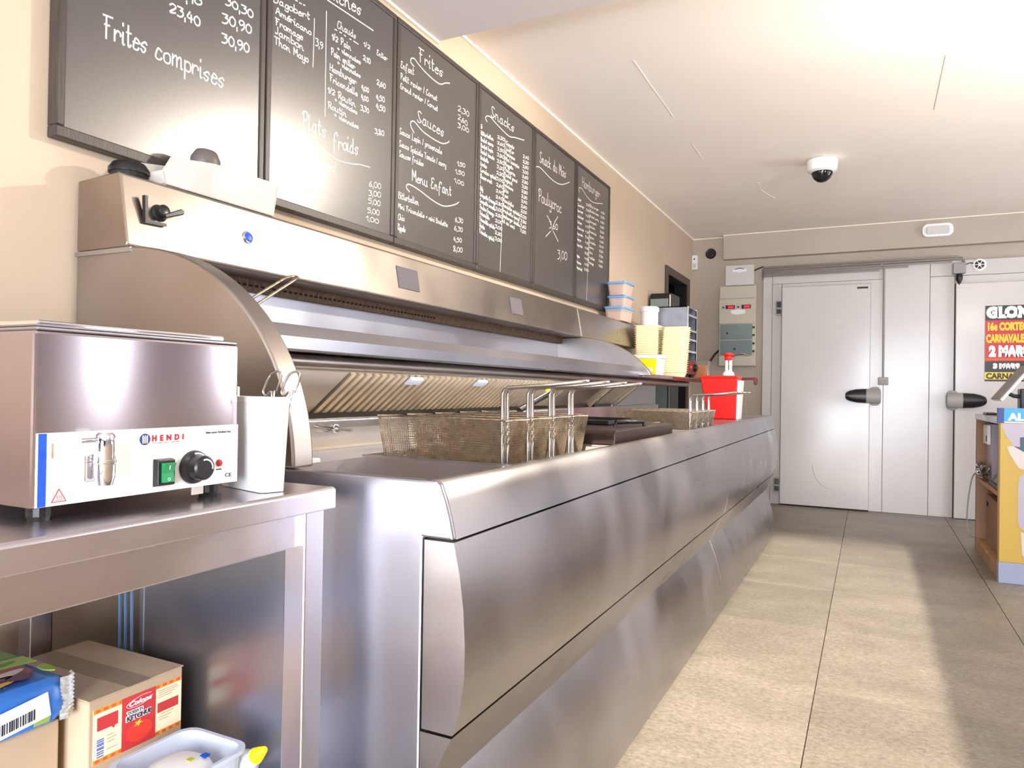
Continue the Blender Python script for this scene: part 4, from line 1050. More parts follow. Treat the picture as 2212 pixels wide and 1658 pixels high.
# service shelf beyond the hood cheek with dark-red end bar
MB().box(0.012, HY1 + 0.03, 1.128, 0.53, 5.335, 1.150).box(0.012, 5.335, 1.128, 0.57, 5.475, 1.150).build('service_shelf', M['steel_dark'], t, bevel=0.003)
eb = MB().prism_y([(0.44, 1.128), (0.44, 1.152), (0.90, 1.163), (0.915, 1.157), (0.915, 1.118), (0.900, 1.108), (0.890, 1.118), (0.892, 1.140), (0.88, 1.146)], 5.30, 5.345).build('end_bar', M['dark_red'], t, bevel=0.003)
eb['label'] = 'dark red bar with hooked end'
MB().box(0.525, 4.45, 1.122, 0.536, 5.30, 1.146).build('edge_strip', M['dark_red'], t, bevel=0.002)
# fittings on the front of the casing
def on_front(z):
    return 0.158 + (1.508 - z) / (1.508 - 1.352) * 0.028
x = on_front(1.436)
sw = MB().lathe((x - 0.004, 1.112, 1.436), (1, 0, 0.18), [(0.019, 0), (0.020, 0.006), (0.015, 0.010), (0.015, 0.024), (0.011, 0.026)], 20).build('rotary_switch', M['black'], t, smooth=40)
sw['label'] = 'black rotary isolator switch with angled bracket'
MB().prism([(x + 0.012, 1.104, 1.428), (x + 0.012, 1.112, 1.422), (x + 0.012, 1.158, 1.440), (x + 0.012, 1.160, 1.448), (x + 0.012, 1.152, 1.452)], (0.014, 0, 0.002)).build('switch_lever', M['black'], sw, bevel=0.002)
MB().prism([(x + 0.004, 1.066, 1.466), (x + 0.004, 1.073, 1.466), (x + 0.004, 1.075, 1.413), (x + 0.004, 1.122, 1.414), (x + 0.004, 1.122, 1.408), (x + 0.004, 1.068, 1.406)], (0.010, 0, 0)).build('switch_bracket', M['black'], sw)
x = on_front(1.432)
bb = MB().lathe((x - 0.004, 1.372, 1.432), (1, 0, 0.18), [(0.0165, 0), (0.0165, 0.006), (0.013, 0.008)], 24).build('button_ring', M['chrome'], t, smooth=40)
MB().lathe((x + 0.0038, 1.372, 1.4335), (1, 0, 0.18), [(0.0125, 0), (0.011, 0.004), (0.003, 0.006)], 20).build('push_button', M['blue'], bb, smooth=50)
for y0, y1 in ((2.035, 2.162), (2.900, 3.022)):
    za, zb = 1.392, 1.468
    xa, xb = on_front(za), on_front(zb)
    MB().hexa([(xa - 0.002, y0, za), (xa + 0.003, y0, za), (xa + 0.003, y1, za), (xa - 0.002, y1, za)],
              [(xb - 0.002, y0, zb), (xb + 0.003, y0, zb), (xb + 0.003, y1, zb), (xb - 0.002, y1, zb)]).build('cover_plate', M['plate_grey'], t, bevel=0.001)

# ------------------------------------------------------------------ fryer counter
t = thing('fryer_counter', 'long stainless steel fryer counter with bowed front panels', 'fryer', (0.5, 1.025, 0.0))
FY0, FY1, FYS = 1.025, 5.52, 3.472
fas = [(0.945, 0.800), (0.945, 0.889), (0.960, 0.896), (0.975, 0.8965), (0.983, 0.890), (0.994, 0.862), (1.003, 0.833), (1.011, 0.801)]
door = [(0.955, 0.482), (0.955, 0.797), (1.012, 0.797), (1.024, 0.745), (1.032, 0.69), (1.036, 0.63), (1.0355, 0.58), (1.030, 0.535), (1.021, 0.500), (1.014, 0.482)]
kick = [(0.9525, 0.0), (0.9525, 0.477), (1.013, 0.477), (0.985, 0.420), (0.955, 0.355), (0.983, 0.280), (1.006, 0.190), (1.022, 0.090), (1.012, 0.030), (0.988, 0.0)]
MB().prism_y(fas, FY0 + 0.0122, FY1).build('top_fascia', M['steel_front'], t, smooth=32)
MB().prism_y(door, FY0, FYS - 0.0015).build('front_panel', M['steel_front'], t, smooth=32)
MB().prism_y(door, FYS + 0.0015, FY1).build('front_panel', M['steel_front'], t, smooth=32)
MB().prism_y(kick, FY0, FYS - 0.0015).build('plinth_panel', M['steel_front'], t, smooth=24)
MB().prism_y(kick, FYS + 0.0015, FY1).build('plinth_panel', M['steel_front'], t, smooth=24)
MB().box(0.25, FY0 + 0.012, 0.0, 0.928, FY1 - 0.004, 0.62).build('carcass', M['gasket'], t)
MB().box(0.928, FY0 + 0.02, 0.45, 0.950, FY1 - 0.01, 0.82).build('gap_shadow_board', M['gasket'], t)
MB().prism_y([(0.25, 0.0), (0.951, 0.0), (0.951, 0.8005), (1.0105, 0.8005), (1.003, 0.833), (0.994, 0.862), (0.983, 0.890), (0.975, 0.8960), (0.960, 0.8960), (0.25, 0.8955)], FY0, FY0 + 0.012).build('end_panel', M['steel_fine'], t, bevel=0.004)
MB().box(0.25, FY0 - 0.0015, 0.0, 0.262, FY0, 0.871).build('corner_fold', M['steel'], t)
MB().prism_y([(0.25, 0.0), (0.951, 0.0), (0.951, 0.7985), (0.9445, 0.7985), (0.9445, 0.8715), (0.25, 0.8715)], FY1 - 0.012, FY1).build('end_panel', M['steel'], t)
MB().box(0.25, FY0 + 0.012, 0.62, 0.262, FY1 - 0.012, 0.875).build('rear_panel', M['steel'], t)
# deck with wells
wells = [(0.50, 1.085, 0.925, 1.455, 0.065), (0.46, 1.50, 0.925, 2.12, 0.20), (0.46, 2.20, 0.925, 3.02, 0.20), (0.46, 3.32, 0.925, 4.00, 0.20)]
dk = MB()
ZD0, ZD1 = 0.868, 0.874
cuts = [FY0 + 0.0122] + [v for w_ in wells for v in (w_[1] - 0.0045, w_[3] + 0.0045)] + [FY1 - 0.012]
for a, b in zip(cuts[0::2], cuts[1::2]):
    dk.box(0.2625, a, ZD0, 0.9445, b, ZD1)
for x0, y0, x1, y1, d in wells:
    dk.box(0.2625, y0 - 0.0045, ZD0, x0 - 0.0045, y1 + 0.0045, ZD1).box(x1 + 0.0045, y0 - 0.0045, ZD0, 0.9445, y1 + 0.0045, ZD1)
dk.build('deck', M['steel'], t)
for x0, y0, x1, y1, d in wells:
    e = 0.004
    wl = MB()
    wl.box(x0, y0, ZD0 - d, x1, y1, ZD0 - d + e)
    wl.box(x0 - e, y0, ZD0 - d, x0, y1, ZD1 + 0.004).box(x1, y0, ZD0 - d, x1 + e, y1, ZD1 + 0.004)
    wl.box(x0 - e, y0 - e, ZD0 - d, x1 + e, y0, ZD1 + 0.004).box(x0 - e, y1, ZD0 - d, x1 + e, y1 + e, ZD1 + 0.004)
    wl.build('basin', M['steel_well'], t)
MB().prism_x([(FY0 + 0.0122, 0.8745), (FY0 + 0.0122, 0.8955), (FY0 + 0.022, 0.8955), (FY0 + 0.032, 0.8745)], 0.262, 0.9445).build('end_rim', M['steel'], t, bevel=0.003)
MB().prism_x([(FY1, 0.872), (FY1, 0.8955), (FY1 - 0.03, 0.8955), (FY1 - 0.05, 0.872)], 0.262, 0.9445).build('end_rim', M['steel'], t, bevel=0.003)
# rear upstand, hanging rail and drain cock
MB().box(0.172, FY0 + 0.06, 0.874, 0.190, 5.40, 0.957).build('rear_upstand', M['steel_well'], t)
MB().box(0.19, FY0 + 0.06, 0.868, 0.262, 5.40, 0.874).build('rear_ledge', M['steel_filter'], t)
MB().box(0.285, 1.085, 0.935, 0.305, 3.28, 0.960).build('hanging_rail', M['steel'], t, bevel=0.003)
for y in (1.12, 2.16, 3.15):
    MB().box(0.19, y, 0.940, 0.286, y + 0.03, 0.955).build('rail_bracket', M['steel'], t)
vb = MB().lathe((0.345, 1.455, 0.945), (0.95, -0.3, 0.0), [(0.011, 0), (0.012, 0.004), (0.012, 0.085), (0.008, 0.09)], 16).build('basket_hook', M['chrome'], t, smooth=40)
MB().tube([(0.43, 1.428, 0.945), (0.49, 1.41, 0.945)], 0.004, 6).build('hook_pin', M['chrome'], vb)
MB().box(0.300, 1.09, 0.874, 0.49, 1.30, 0.886).build('drain_plate', M['white_pl'], t, bevel=0.002)
# ------------------------------------------------------------------ fry baskets
def grid(mb, p00, p10, p11, p01, nu, nv, r):
    p00, p10, p11, p01 = map(Vector, (p00, p10, p11, p01))
    def pt(u, v):
        return (p00 * (1 - u) + p10 * u) * (1 - v) + (p01 * (1 - u) + p11 * u) * v
    nrm = (p10 - p00).cross(p01 - p00).normalized()
    for i in range(nu + 1):
        u = i / nu
        a, b = pt(u, 0), pt(u, 1)
        mb.tube([a + nrm * r * 0.7, b + nrm * r * 0.7], r, 3, caps=False)
    for j in range(nv + 1):
        v = j / nv
        a, b = pt(0, v), pt(1, v)
        mb.tube([a - nrm * r * 0.7, b - nrm * r * 0.7], r, 3, caps=False)

def basket(loc, label, group):
    """origin: middle of the basket's floor; long side along x, front at +x"""
    t = thing('fry_basket', label, 'basket', loc, group)
    X, Y, Z = loc
    L, Wd, Hh = 0.185, 0.065, 0.118
    lb, wb = L - 0.020, Wd - 0.008
    T = [(X - L, Y - Wd, Z + Hh), (X + L, Y - Wd, Z + Hh), (X + L, Y + Wd, Z + Hh), (X - L, Y + Wd, Z + Hh)]
    B = [(X - lb, Y - wb, Z), (X + lb, Y - wb, Z), (X + lb, Y + wb, Z), (X - lb, Y + wb, Z)]
    m = MB()
    r = 0.00085
    grid(m, B[0], B[1], T[1], T[0], 58, 19, r)
    grid(m, B[3], B[2], T[2], T[3], 58, 19, r)
    grid(m, B[1], B[2], T[2], T[1], 21, 19, r)
    grid(m, B[0], B[3], T[3], T[0], 26, 24, r)
    grid(m, B[0], B[1], B[2], B[3], 52, 19, r)
    m.build('wire_mesh', M['wire'], t, recalc=False)['kind'] = 'stuff'
    MB().tube([tuple(p) for p in T], 0.0032, 6, closed=True).build('rim', M['wire'], t, smooth=60)
    MB().tube([tuple(p) for p in B], 0.0026, 6, closed=True).build('bottom_rim', M['wire'], t, smooth=60)
    ya, yb = Y - Wd + 0.006, Y - Wd + 0.034
    xf = X + L - 0.008
    hz = Z + Hh
    p = []
    side = [(xf - 0.004, 0.01), (xf - 0.006, Hh), (xf - 0.006, Hh + 0.062), (xf - 0.001, Hh + 0.073), (xf + 0.010, Hh + 0.078), (xf + 0.10, Hh + 0.084), (xf + 0.195, Hh + 0.094)]
    p += [(x, ya, Z + z) for x, z in side]
    p += [(xf + 0.204, (ya + yb) / 2, Z + Hh + 0.095)]
    p += [(x, yb, Z + z) for x, z in side[::-1]]
    MB().tube(p, 0.0042, 7).build('handle', M['wire_bright'], t, smooth=60)
    MB().tube([(xf + 0.10, (ya + yb) / 2, Z + Hh + 0.084), (xf - 0.002, (ya + yb) / 2, Z + Hh + 0.076), (xf - 0.006, (ya + yb) / 2, Z + Hh + 0.05), (xf - 0.005, (ya + yb) / 2, Z + 0.01)], 0.003, 6).build('handle_brace', M['wire_bright'], t, smooth=60)
    return t
gname = 'wire fry baskets hanging in the near fryer well'
b0 = basket((0.668, 1.590, 0.859), 'wire fry basket nearest the camera, its whole long side in view', gname)
for k, (y, lab) in enumerate(((1.733, 'second wire fry basket from the front of the near row of four'), (1.874, 'third wire fry basket from the front of the near row of four'), (2.015, 'fourth and farthest wire fry basket of the near row'))):
    c = copy_tree(b0, None, (0, y - 1.590, 0)); c['label'] = lab
gname2 = 'wire fry baskets in the far fryer well'
labs = ['wire fry basket beside the black lids, nearest of the far four', 'second of the four far wire fry baskets by the red dispenser', 'third of the four far wire fry baskets by the red dispenser', 'farthest wire fry basket, in front of the red dispenser']
for k, y in enumerate((3.432, 3.574, 3.716, 3.858)):
    c = copy_tree(b0, None, (0.035, y - 1.590, -0.018)); c['label'] = labs[k]; c['group'] = gname2

# black lids over the middle well
t = thing('well_cover', 'dark rectangular lid over the middle fryer well with a black handle', 'cover', (0.69, 2.5, 0.879))
MB().prism_x([(2.20, 0.879), (2.20, 0.915), (2.215, 0.924), (2.93, 0.924), (2.945, 0.915), (2.945, 0.879)], 0.47, 0.90).build('lid_plate', M['cover_dark'], t, bevel=0.004)
MB().tube([(0.80, 2.50, 0.922), (0.805, 2.50, 0.940), (0.87, 2.62, 0.940), (0.875, 2.62, 0.922)], 0.008, 8).build('handle', M['black'], t, smooth=50)
t = thing('oven_tray', 'flat black baking tray lying on the dark fryer lid', 'tray', (0.60, 2.7, 0.925))
MB().box(0.445, 2.56, 0.9255, 0.755, 2.93, 0.929).build('tray_floor', M['black'], t)
rim = MB()
for (a, b, c, d) in ((0.44, 2.555, 0.76, 2.565), (0.44, 2.925, 0.76, 2.935), (0.44, 2.565, 0.45, 2.925), (0.75, 2.565, 0.76, 2.925)):
    rim.box(a, b, 0.926, c, d, 0.940)
rim.build('tray_rim', M['black'], t, bevel=0.002)
t = thing('oven_tray', 'smaller steel baking tray lying behind the flat black tray', 'tray', (0.55, 3.1, 0.876))
MB().box(0.42, 3.05, 0.8745, 0.76, 3.26, 0.880).build('tray_floor', M['steel_dark'], t)
rim = MB()
for (a, b, c, d) in ((0.415, 3.045, 0.765, 3.055), (0.415, 3.255, 0.765, 3.265), (0.415, 3.055, 0.425, 3.255), (0.755, 3.055, 0.765, 3.255)):
    rim.box(a, b, 0.875, c, d, 0.915)
rim.build('tray_rim', M['steel_dark'], t, bevel=0.002)
# brush with yellow tip
t = thing('brush', 'black cleaning brush with round yellow end leaning on the filter', 'brush', (0.32, 2.86, 0.96))
MB().tube([(0.34, 2.66, 0.966), (0.36, 2.78, 1.005), (0.375, 2.90, 1.040)], 0.013, 10).build('shaft', M['black'], t, smooth=50)
MB().lathe((0.372, 2.89, 1.037), (0.12, 0.9, 0.32), [(0.014, 0), (0.021, 0.006), (0.021, 0.026), (0.010, 0.036)], 16).build('end_cap', M['yellow'], t, smooth=50)

# red dispenser with pump
t = thing('sauce_dispenser', 'red square sauce dispenser with white and red pump at the far end', 'dispenser', (0.74, 5.05, 0.876))
MB().hexa([(0.645, 4.965, 0.8755), (0.825, 4.965, 0.8755), (0.825, 5.125, 0.8755), (0.645, 5.125, 0.8755)],
          [(0.595, 4.94, 1.150), (0.835, 4.94, 1.150), (0.835, 5.15, 1.150), (0.595, 5.15, 1.150)]).build('tub', M['red'], t, bevel=0.008)
MB().hexa([(0.826, 4.975, 0.8755), (0.842, 4.985, 0.8755), (0.842, 5.105, 0.8755), (0.826, 5.115, 0.8755)],
          [(0.836, 4.955, 1.135), (0.854, 4.965, 1.135), (0.854, 5.125, 1.135), (0.836, 5.135, 1.135)]).build('side_label', M['white_pl'], t, bevel=0.003)
MB().hexa([(0.590, 4.936, 1.150), (0.842, 4.936, 1.150), (0.842, 5.154, 1.150), (0.590, 5.154, 1.150)],
          [(0.606, 4.95, 1.166), (0.828, 4.95, 1.166), (0.828, 5.14, 1.166), (0.606, 5.14, 1.166)]).build('lid', M['red'], t, bevel=0.006)
pm = MB().lathe((0.765, 5.03, 1.165), (0, 0, 1), [(0.040, 0), (0.036, 0.022), (0.024, 0.032), (0.024, 0.04)], 20).build('pump_collar', M['white_pl'], t, smooth=40)
for dx in (-0.013, 0.013):
    MB().lathe((0.765 + dx, 5.03, 1.20), (0, 0, 1), [(0.010, 0), (0.010, 0.085)], 12).build('pump_rod', M['white_pl'], pm, smooth=40)
hd = MB().lathe((0.765, 5.03, 1.272), (0, 0, 1), [(0.022, 0), (0.027, 0.012), (0.024, 0.024), (0.034, 0.034), (0.033, 0.046), (0.010, 0.050)], 20).build('pump_head', M['red'], t, smooth=40)
MB().tube([(0.785, 5.03, 1.292), (0.82, 5.02, 1.310), (0.86, 5.01, 1.314), (0.895, 5.0, 1.302)], 0.006, 7).build('spout', M['wire_bright'], hd, smooth=50)

# ------------------------------------------------------------------ on the service shelf
SZ = 1.1515
def rbox(x0, y0, x1, y1, r, z, n=4):
    pts = []
    for cx, cy, a0 in ((x1 - r, y1 - r, 0), (x0 + r, y1 - r, 90), (x0 + r, y0 + r, 180), (x1 - r, y0 + r, 270)):
        for k in range(n + 1):
            a = math.radians(a0 + 90 * k / n)
            pts.append((cx + r * math.cos(a), cy + r * math.sin(a), z))
    return pts
def loft(mb, rings, cap0=True, cap1=True):
    n = len(rings[0])
    fs = [(i * n + k, i * n + (k + 1) % n, (i + 1) * n + (k + 1) % n, (i + 1) * n + k) for i in range(len(rings) - 1) for k in range(n)]
    if cap0:
        fs.append(tuple(range(n))[::-1])
    if cap1:
        fs.append(tuple(range((len(rings) - 1) * n, len(rings) * n)))
    return mb._add([p for r in rings for p in r], fs)

t = thing('tub', 'white lidded tub with bright yellow label at the end of the hood', 'tub', (0.33, 4.56, SZ))
loft(MB(), [rbox(0.235, 4.500, 0.432, 4.63, 0.035, SZ), rbox(0.225, 4.490, 0.442, 4.64, 0.035, SZ + 0.115)]).build('body', M['white_pl'], t, smooth=40)
loft(MB(), [rbox(0.218, 4.484, 0.450, 4.646, 0.035, SZ + 0.112), rbox(0.218, 4.484, 0.450, 4.646, 0.035, SZ + 0.128), rbox(0.226, 4.492, 0.442, 4.638, 0.03, SZ + 0.134)]).build('lid', M['white_pl'], t, smooth=40)
lb = MB().prism([(0.262, 4.4985, SZ + 0.012), (0.408, 4.4985, SZ + 0.012), (0.416, 4.4905, SZ + 0.108), (0.255, 4.4905, SZ + 0.108)], (0, -0.002, 0)).build('label', M['yellow'], t)
MB().prism([(0.27, 4.4955, SZ + 0.024), (0.385, 4.4955, SZ + 0.024), (0.392, 4.4910, SZ + 0.052), (0.272, 4.4910, SZ + 0.052)], (0, -0.002, 0)).build('label_patch', M['white_pl'], lb)

# two stacks of pale yellow snack trays, each tray a thing of its own
def snack_tray(loc, label, group):
    X, Y, Z = loc
    t = thing('snack_tray', label, 'tray', loc, group)
    def ring(h, e, z):
        return rbox(X - 0.079 - e, Y - 0.066 - e, X + 0.079 + e, Y + 0.066 + e, 0.016, Z + z)
    loft(MB(), [ring(0, -0.012, 0.0), ring(0, -0.001, 0.030), ring(0, 0.004, 0.0305), ring(0, 0.004, 0.0325), ring(0, -0.003, 0.0325), ring(0, -0.014, 0.0025)]).build('tray_shell', M['tray_yellow'], t, smooth=35)
    return t
proto = snack_tray((0.280, 4.79, SZ), 'pale yellow snack tray in the left of the two tall stacks', 'pale yellow snack trays, left stack')
NT, PITCH = 22, 0.0148
for k in range(1, NT):
    c = copy_tree(proto, None, (random.uniform(-0.0005, 0.0005), 0, PITCH * k))
for k in range(NT - 1):
    c = copy_tree(proto, None, (0.170 + random.uniform(-0.0004, 0.0004) + 0.0010 * k, -0.002, PITCH * k))
    c['label'] = 'pale yellow snack tray in the right of the two tall stacks'
    c['group'] = 'pale yellow snack trays, right stack'

trays = sorted([o for o in bpy.data.objects if o.name.startswith('snack_tray')], key=lambda o: (o['group'], o.location.z))
for gname_, word in (('pale yellow snack trays, left stack', 'left'), ('pale yellow snack trays, right stack', 'right')):
    st_ = [o for o in trays if o['group'] == gname_]
    st_[0]['label'] = 'lowest pale yellow snack tray of the %s tall stack' % word
    st_[-1]['label'] = 'topmost pale yellow snack tray of the %s tall stack' % word
t = thing('round_tub', 'tall white round tub with white lid behind the left tray stack', 'tub', (0.235, 4.955, SZ))
MB().lathe((0.235, 4.955, SZ), (0, 0, 1), [(0.055, 0), (0.062, 0.46)], 28).build('body', M['white_pl'], t, smooth=40)
MB().lathe((0.235, 4.955, SZ + 0.455), (0, 0, 1), [(0.067, 0), (0.067, 0.028), (0.058, 0.036)], 28).build('lid', M['white_pl'], t, smooth=40)

# toaster oven
t = thing('toaster_oven', 'tall galvanised steel toaster oven with open racked front behind the tray stacks', 'oven', (0.34, 5.17, SZ))
MB().box(0.185, 5.045, SZ + 0.13, 0.190, 5.325, 1.652).box(0.185, 5.045, SZ + 0.13, 0.478, 5.050, 1.652).box(0.185, 5.320, SZ + 0.13, 0.478, 5.325, 1.652).box(0.185, 5.045, 1.645, 0.478, 5.325, 1.652).build('casing', M['galv'], t)
MB().box(0.19, 5.05, SZ + 0.13, 0.46, 5.32, SZ + 0.134).box(0.19, 5.05, 1.60, 0.20, 5.32, 1.644).build('cavity_floor', M['gasket'], t)
MB().box(0.195, 5.052, SZ + 0.14, 0.200, 5.318, 1.64).build('cavity_back', M['black'], t)
for y0, y1 in ((5.045, 5.058), (5.312, 5.325)):
    MB().box(0.478, y0, SZ + 0.13, 0.488, y1, 1.652).build('front_post', M['chrome'], t, bevel=0.002)
for z in (1.585, 1.48, 1.415, 1.33):
    MB().box(0.470, 5.058, z, 0.486, 5.312, z + 0.016).build('front_bar', M['chrome'], t, bevel=0.003)
MB().box(0.19, 5.05, 1.49, 0.47, 5.32, 1.494).build('rack', M['wire_bright'], t)
MB().box(0.19, 5.05, 1.345, 0.47, 5.32, 1.349).build('rack', M['wire_bright'], t)
bs = MB().box(0.20, 5.06, SZ + 0.022, 0.488, 5.315, SZ + 0.128).build('control_base', M['dark_red'], t, bevel=0.008)
MB().lathe((0.488, 5.25, SZ + 0.075), (1, 0, 0), [(0.026, 0), (0.026, 0.016), (0.018, 0.022)], 18).build('knob', M['black'], bs, smooth=40)
MB().lathe((0.488, 5.13, SZ + 0.075), (1, 0, 0), [(0.016, 0), (0.012, 0.01)], 16).build('lamp', M['red'], bs, smooth=40)
for y in (5.09, 5.285):
    MB().lathe((0.46, y, SZ), (0, 0, 1), [(0.016, 0), (0.018, 0.022)], 12).build('foot', M['black'], t)
for y in (5.09, 5.285):
    MB().lathe((0.23, y, SZ), (0, 0, 1), [(0.016, 0), (0.018, 0.022)], 12).build('foot', M['black'], t)

# container with orange packet beside the oven
t = thing('storage_box', 'cloudy plastic box holding an orange packet beside the toaster oven', 'box', (0.45, 5.41, 1.151))
MB().box(0.30, 5.352, 1.1515, 0.562, 5.465, 1.156).box(0.30, 5.352, 1.156, 0.304, 5.465, 1.285).box(0.558, 5.352, 1.156, 0.562, 5.465, 1.285).box(0.304, 5.352, 1.156, 0.558, 5.356, 1.285).box(0.304, 5.461, 1.156, 0.558, 5.465, 1.285).build('walls', M['clear_box'], t)
MB().box(0.32, 5.360, 1.157, 0.545, 5.455, 1.250).build('packet', M['orange'], t, bevel=0.004)

# dark cabinet behind the oven
t = thing('dark_appliance', 'black glossy box appliance behind the toaster oven beside the dark doorway', 'appliance', (0.11, 5.88, 0.0))
MB().box(0.02, 5.74, 0.0, 0.195, 6.02, 1.845).build('body', M['black'], t, bevel=0.01)
MB().box(0.025, 5.732, 0.05, 0.17, 5.739, 1.80).build('glass_panel', M['smoke'], t, bevel=0.003)
MB().box(0.178, 5.732, 0.05, 0.190, 5.739, 1.83).build('edge_strip', M['chrome'], t, bevel=0.002)

# three lidded boxes on the hood
def food_box(x0, y0, x1, y1, z0, h, label, fill):
    t = thing('food_container', label, 'container', ((x0 + x1) / 2, (y0 + y1) / 2, z0), 'blue-lidded food containers stacked on the hood')
    e = 0.010
    loft(MB(), [rbox(x0 + e, y0 + e, x1 - e, y1 - e, 0.02, z0), rbox(x0, y0, x1, y1, 0.02, z0 + h - 0.012)]).build('body', M['clear'], t, smooth=40)
    loft(MB(), [rbox(x0 + e + 0.004, y0 + e + 0.004, x1 - e - 0.004, y1 - e - 0.004, 0.018, z0 + 0.004), rbox(x0 + 0.005, y0 + 0.005, x1 - 0.005, y1 - 0.005, 0.018, z0 + h * fill)]).build('contents', M['food'], t, smooth=40)
    loft(MB(), [rbox(x0 - 0.006, y0 - 0.006, x1 + 0.006, y1 + 0.006, 0.022, z0 + h - 0.014), rbox(x0 - 0.006, y0 - 0.006, x1 + 0.006, y1 + 0.006, 0.022, z0 + h - 0.003), rbox(x0 + 0.004, y0 + 0.004, x1 - 0.004, y1 - 0.004, 0.018, z0 + h)]).build('lid', M['blue_lid'], t, smooth=40)
food_box(0.048, 4.535, 0.180, 4.765, 1.513, 0.095, 'bottom blue-lidded food container of the stack on the hood', 0.62)
food_box(0.052, 4.59, 0.178, 4.765, 1.6085, 0.076, 'middle blue-lidded food container of the stack, full of orange crumbs', 0.80)
food_box(0.050, 4.575, 0.180, 4.765, 1.685, 0.090, 'topmost blue-lidded food container of the stack, full of orange crumbs', 0.80)

# translucent tub with tools on top of the hood at its near end
t = thing('tool_tub', 'cloudy plastic tub lying on top of the hood below the first two menu boards', 'tub', (0.09, 1.32, 1.513))
tw = MB()
sidep = [(1.145, 1.5135), (1.480, 1.5135), (1.497, 1.605), (1.28, 1.600), (1.155, 1.580), (1.135, 1.545)]
tw.prism_x(sidep, 0.150, 0.1535).prism_x(sidep, 0.045, 0.0485)
tw.box(0.0485, 1.146, 1.5135, 0.150, 1.480, 1.517)
tw.prism([(0.0485, 1.478, 1.517), (0.0485, 1.482, 1.517), (0.0485, 1.497, 1.605), (0.0485, 1.493, 1.605)], (0.1015, 0, 0))
tw.prism([(0.0485, 1.142, 1.517), (0.0485, 1.146, 1.517), (0.0485, 1.139, 1.545), (0.0485, 1.135, 1.545)], (0.1015, 0, 0))
tw.build('walls', M['clear'], t)
t = thing('scoop', 'grey scoop with dark rounded handle standing in the cloudy tub', 'scoop', (0.10, 1.29, 1.518))
MB().lathe((0.10, 1.285, 1.518), (0.0, 0.12, 1), [(0.024, 0), (0.026, 0.07), (0.036, 0.085), (0.036, 0.105), (0.026, 0.124), (0.006, 0.132)], 18).build('handle', M['grey_tool'], t, smooth=50)
MB().box(0.07, 1.30, 1.518, 0.13, 1.45, 1.530).build('blade', M['cable_grey'], t, bevel=0.004)
t = thing('scrubbing_brush', 'dark rounded scrubbing brush on the hood left of the cloudy tub', 'brush', (0.075, 1.10, 1.513))
MB().lathe((0.075, 1.105, 1.513), (0, 0, 1), [(0.034, 0), (0.040, 0.012), (0.040, 0.022)], 18).build('bristles', M['black_soft'], t)
MB().lathe((0.075, 1.105, 1.535), (0, 0, 1), [(0.044, 0), (0.044, 0.010), (0.034, 0.024), (0.012, 0.032)], 18).build('grip', M['black'], t, smooth=50)

# skimmer lying in the hood trough
t = thing('skimmer', 'wire skimmer whose twin-rod handle sticks out of the hood trough', 'skimmer', (0.36, 1.12, 1.137))
MB().tube([(0.345, 1.095, 1.175), (0.345, 1.21, 1.242), (0.345, 1.325, 1.310), (0.350, 1.345, 1.318), (0.362, 1.350, 1.318), (0.370, 1.345, 1.314), (0.372, 1.325, 1.302), (0.372, 1.21, 1.232), (0.372, 1.10, 1.165)], 0.0034, 7).build('handle', M['wire'], t, smooth=60)
MB().lathe((0.358, 1.118, 1.140), (0, 0, 1), [(0.020, 0), (0.030, 0.01), (0.034, 0.022)], 16).build('bowl', M['wire'], t, smooth=50)
# ------------------------------------------------------------------ work table at the left
TZ = 0.88
t = thing('work_table', 'stainless steel work table with deep apron, bain-marie standing on it', 'table', (0.4, 0.3, 0.0))
MB().prism_y([(0.012, TZ - 0.035), (0.012, TZ), (0.803, TZ), (0.808, TZ - 0.004), (0.808, TZ - 0.036), (0.790, TZ - 0.036), (0.790, TZ - 0.008), (0.03, TZ - 0.008), (0.03, TZ - 0.035)], -0.75, 0.975).build('worktop', M['steel_table'], t, bevel=0.002)
MB().box(0.03, 0.972, TZ - 0.036, 0.79, 0.975, TZ - 0.008).build('end_fold', M['steel_table'], t)
MB().box(0.770, -0.72, TZ - 0.092, 0.788, 0.912, TZ - 0.0365).build('apron', M['steel_table'], t, bevel=0.002)
MB().box(0.770, -0.72, TZ - 0.0365, 0.784, 0.95, TZ - 0.009).build('apron_neck_shade', M['gasket'], t)  # dark strip standing in for the shadow line below the worktop edge
for x, y in ((0.755, 0.91), (0.04, 0.90), (0.755, -0.70), (0.04, -0.70)):
    lg = MB().box(x, y, 0.02, x + 0.045, y + 0.045, TZ - 0.009).build('leg', M['steel_table'], t, bevel=0.003)
    MB().box(x + 0.006, y + 0.006, 0.0, x + 0.039, y + 0.039, 0.02).build('foot', M['black'], lg)
MB().box(0.05, -0.70, 0.262, 0.755, 0.93, 0.280).build('undershelf', M['steel_table'], t, bevel=0.003)

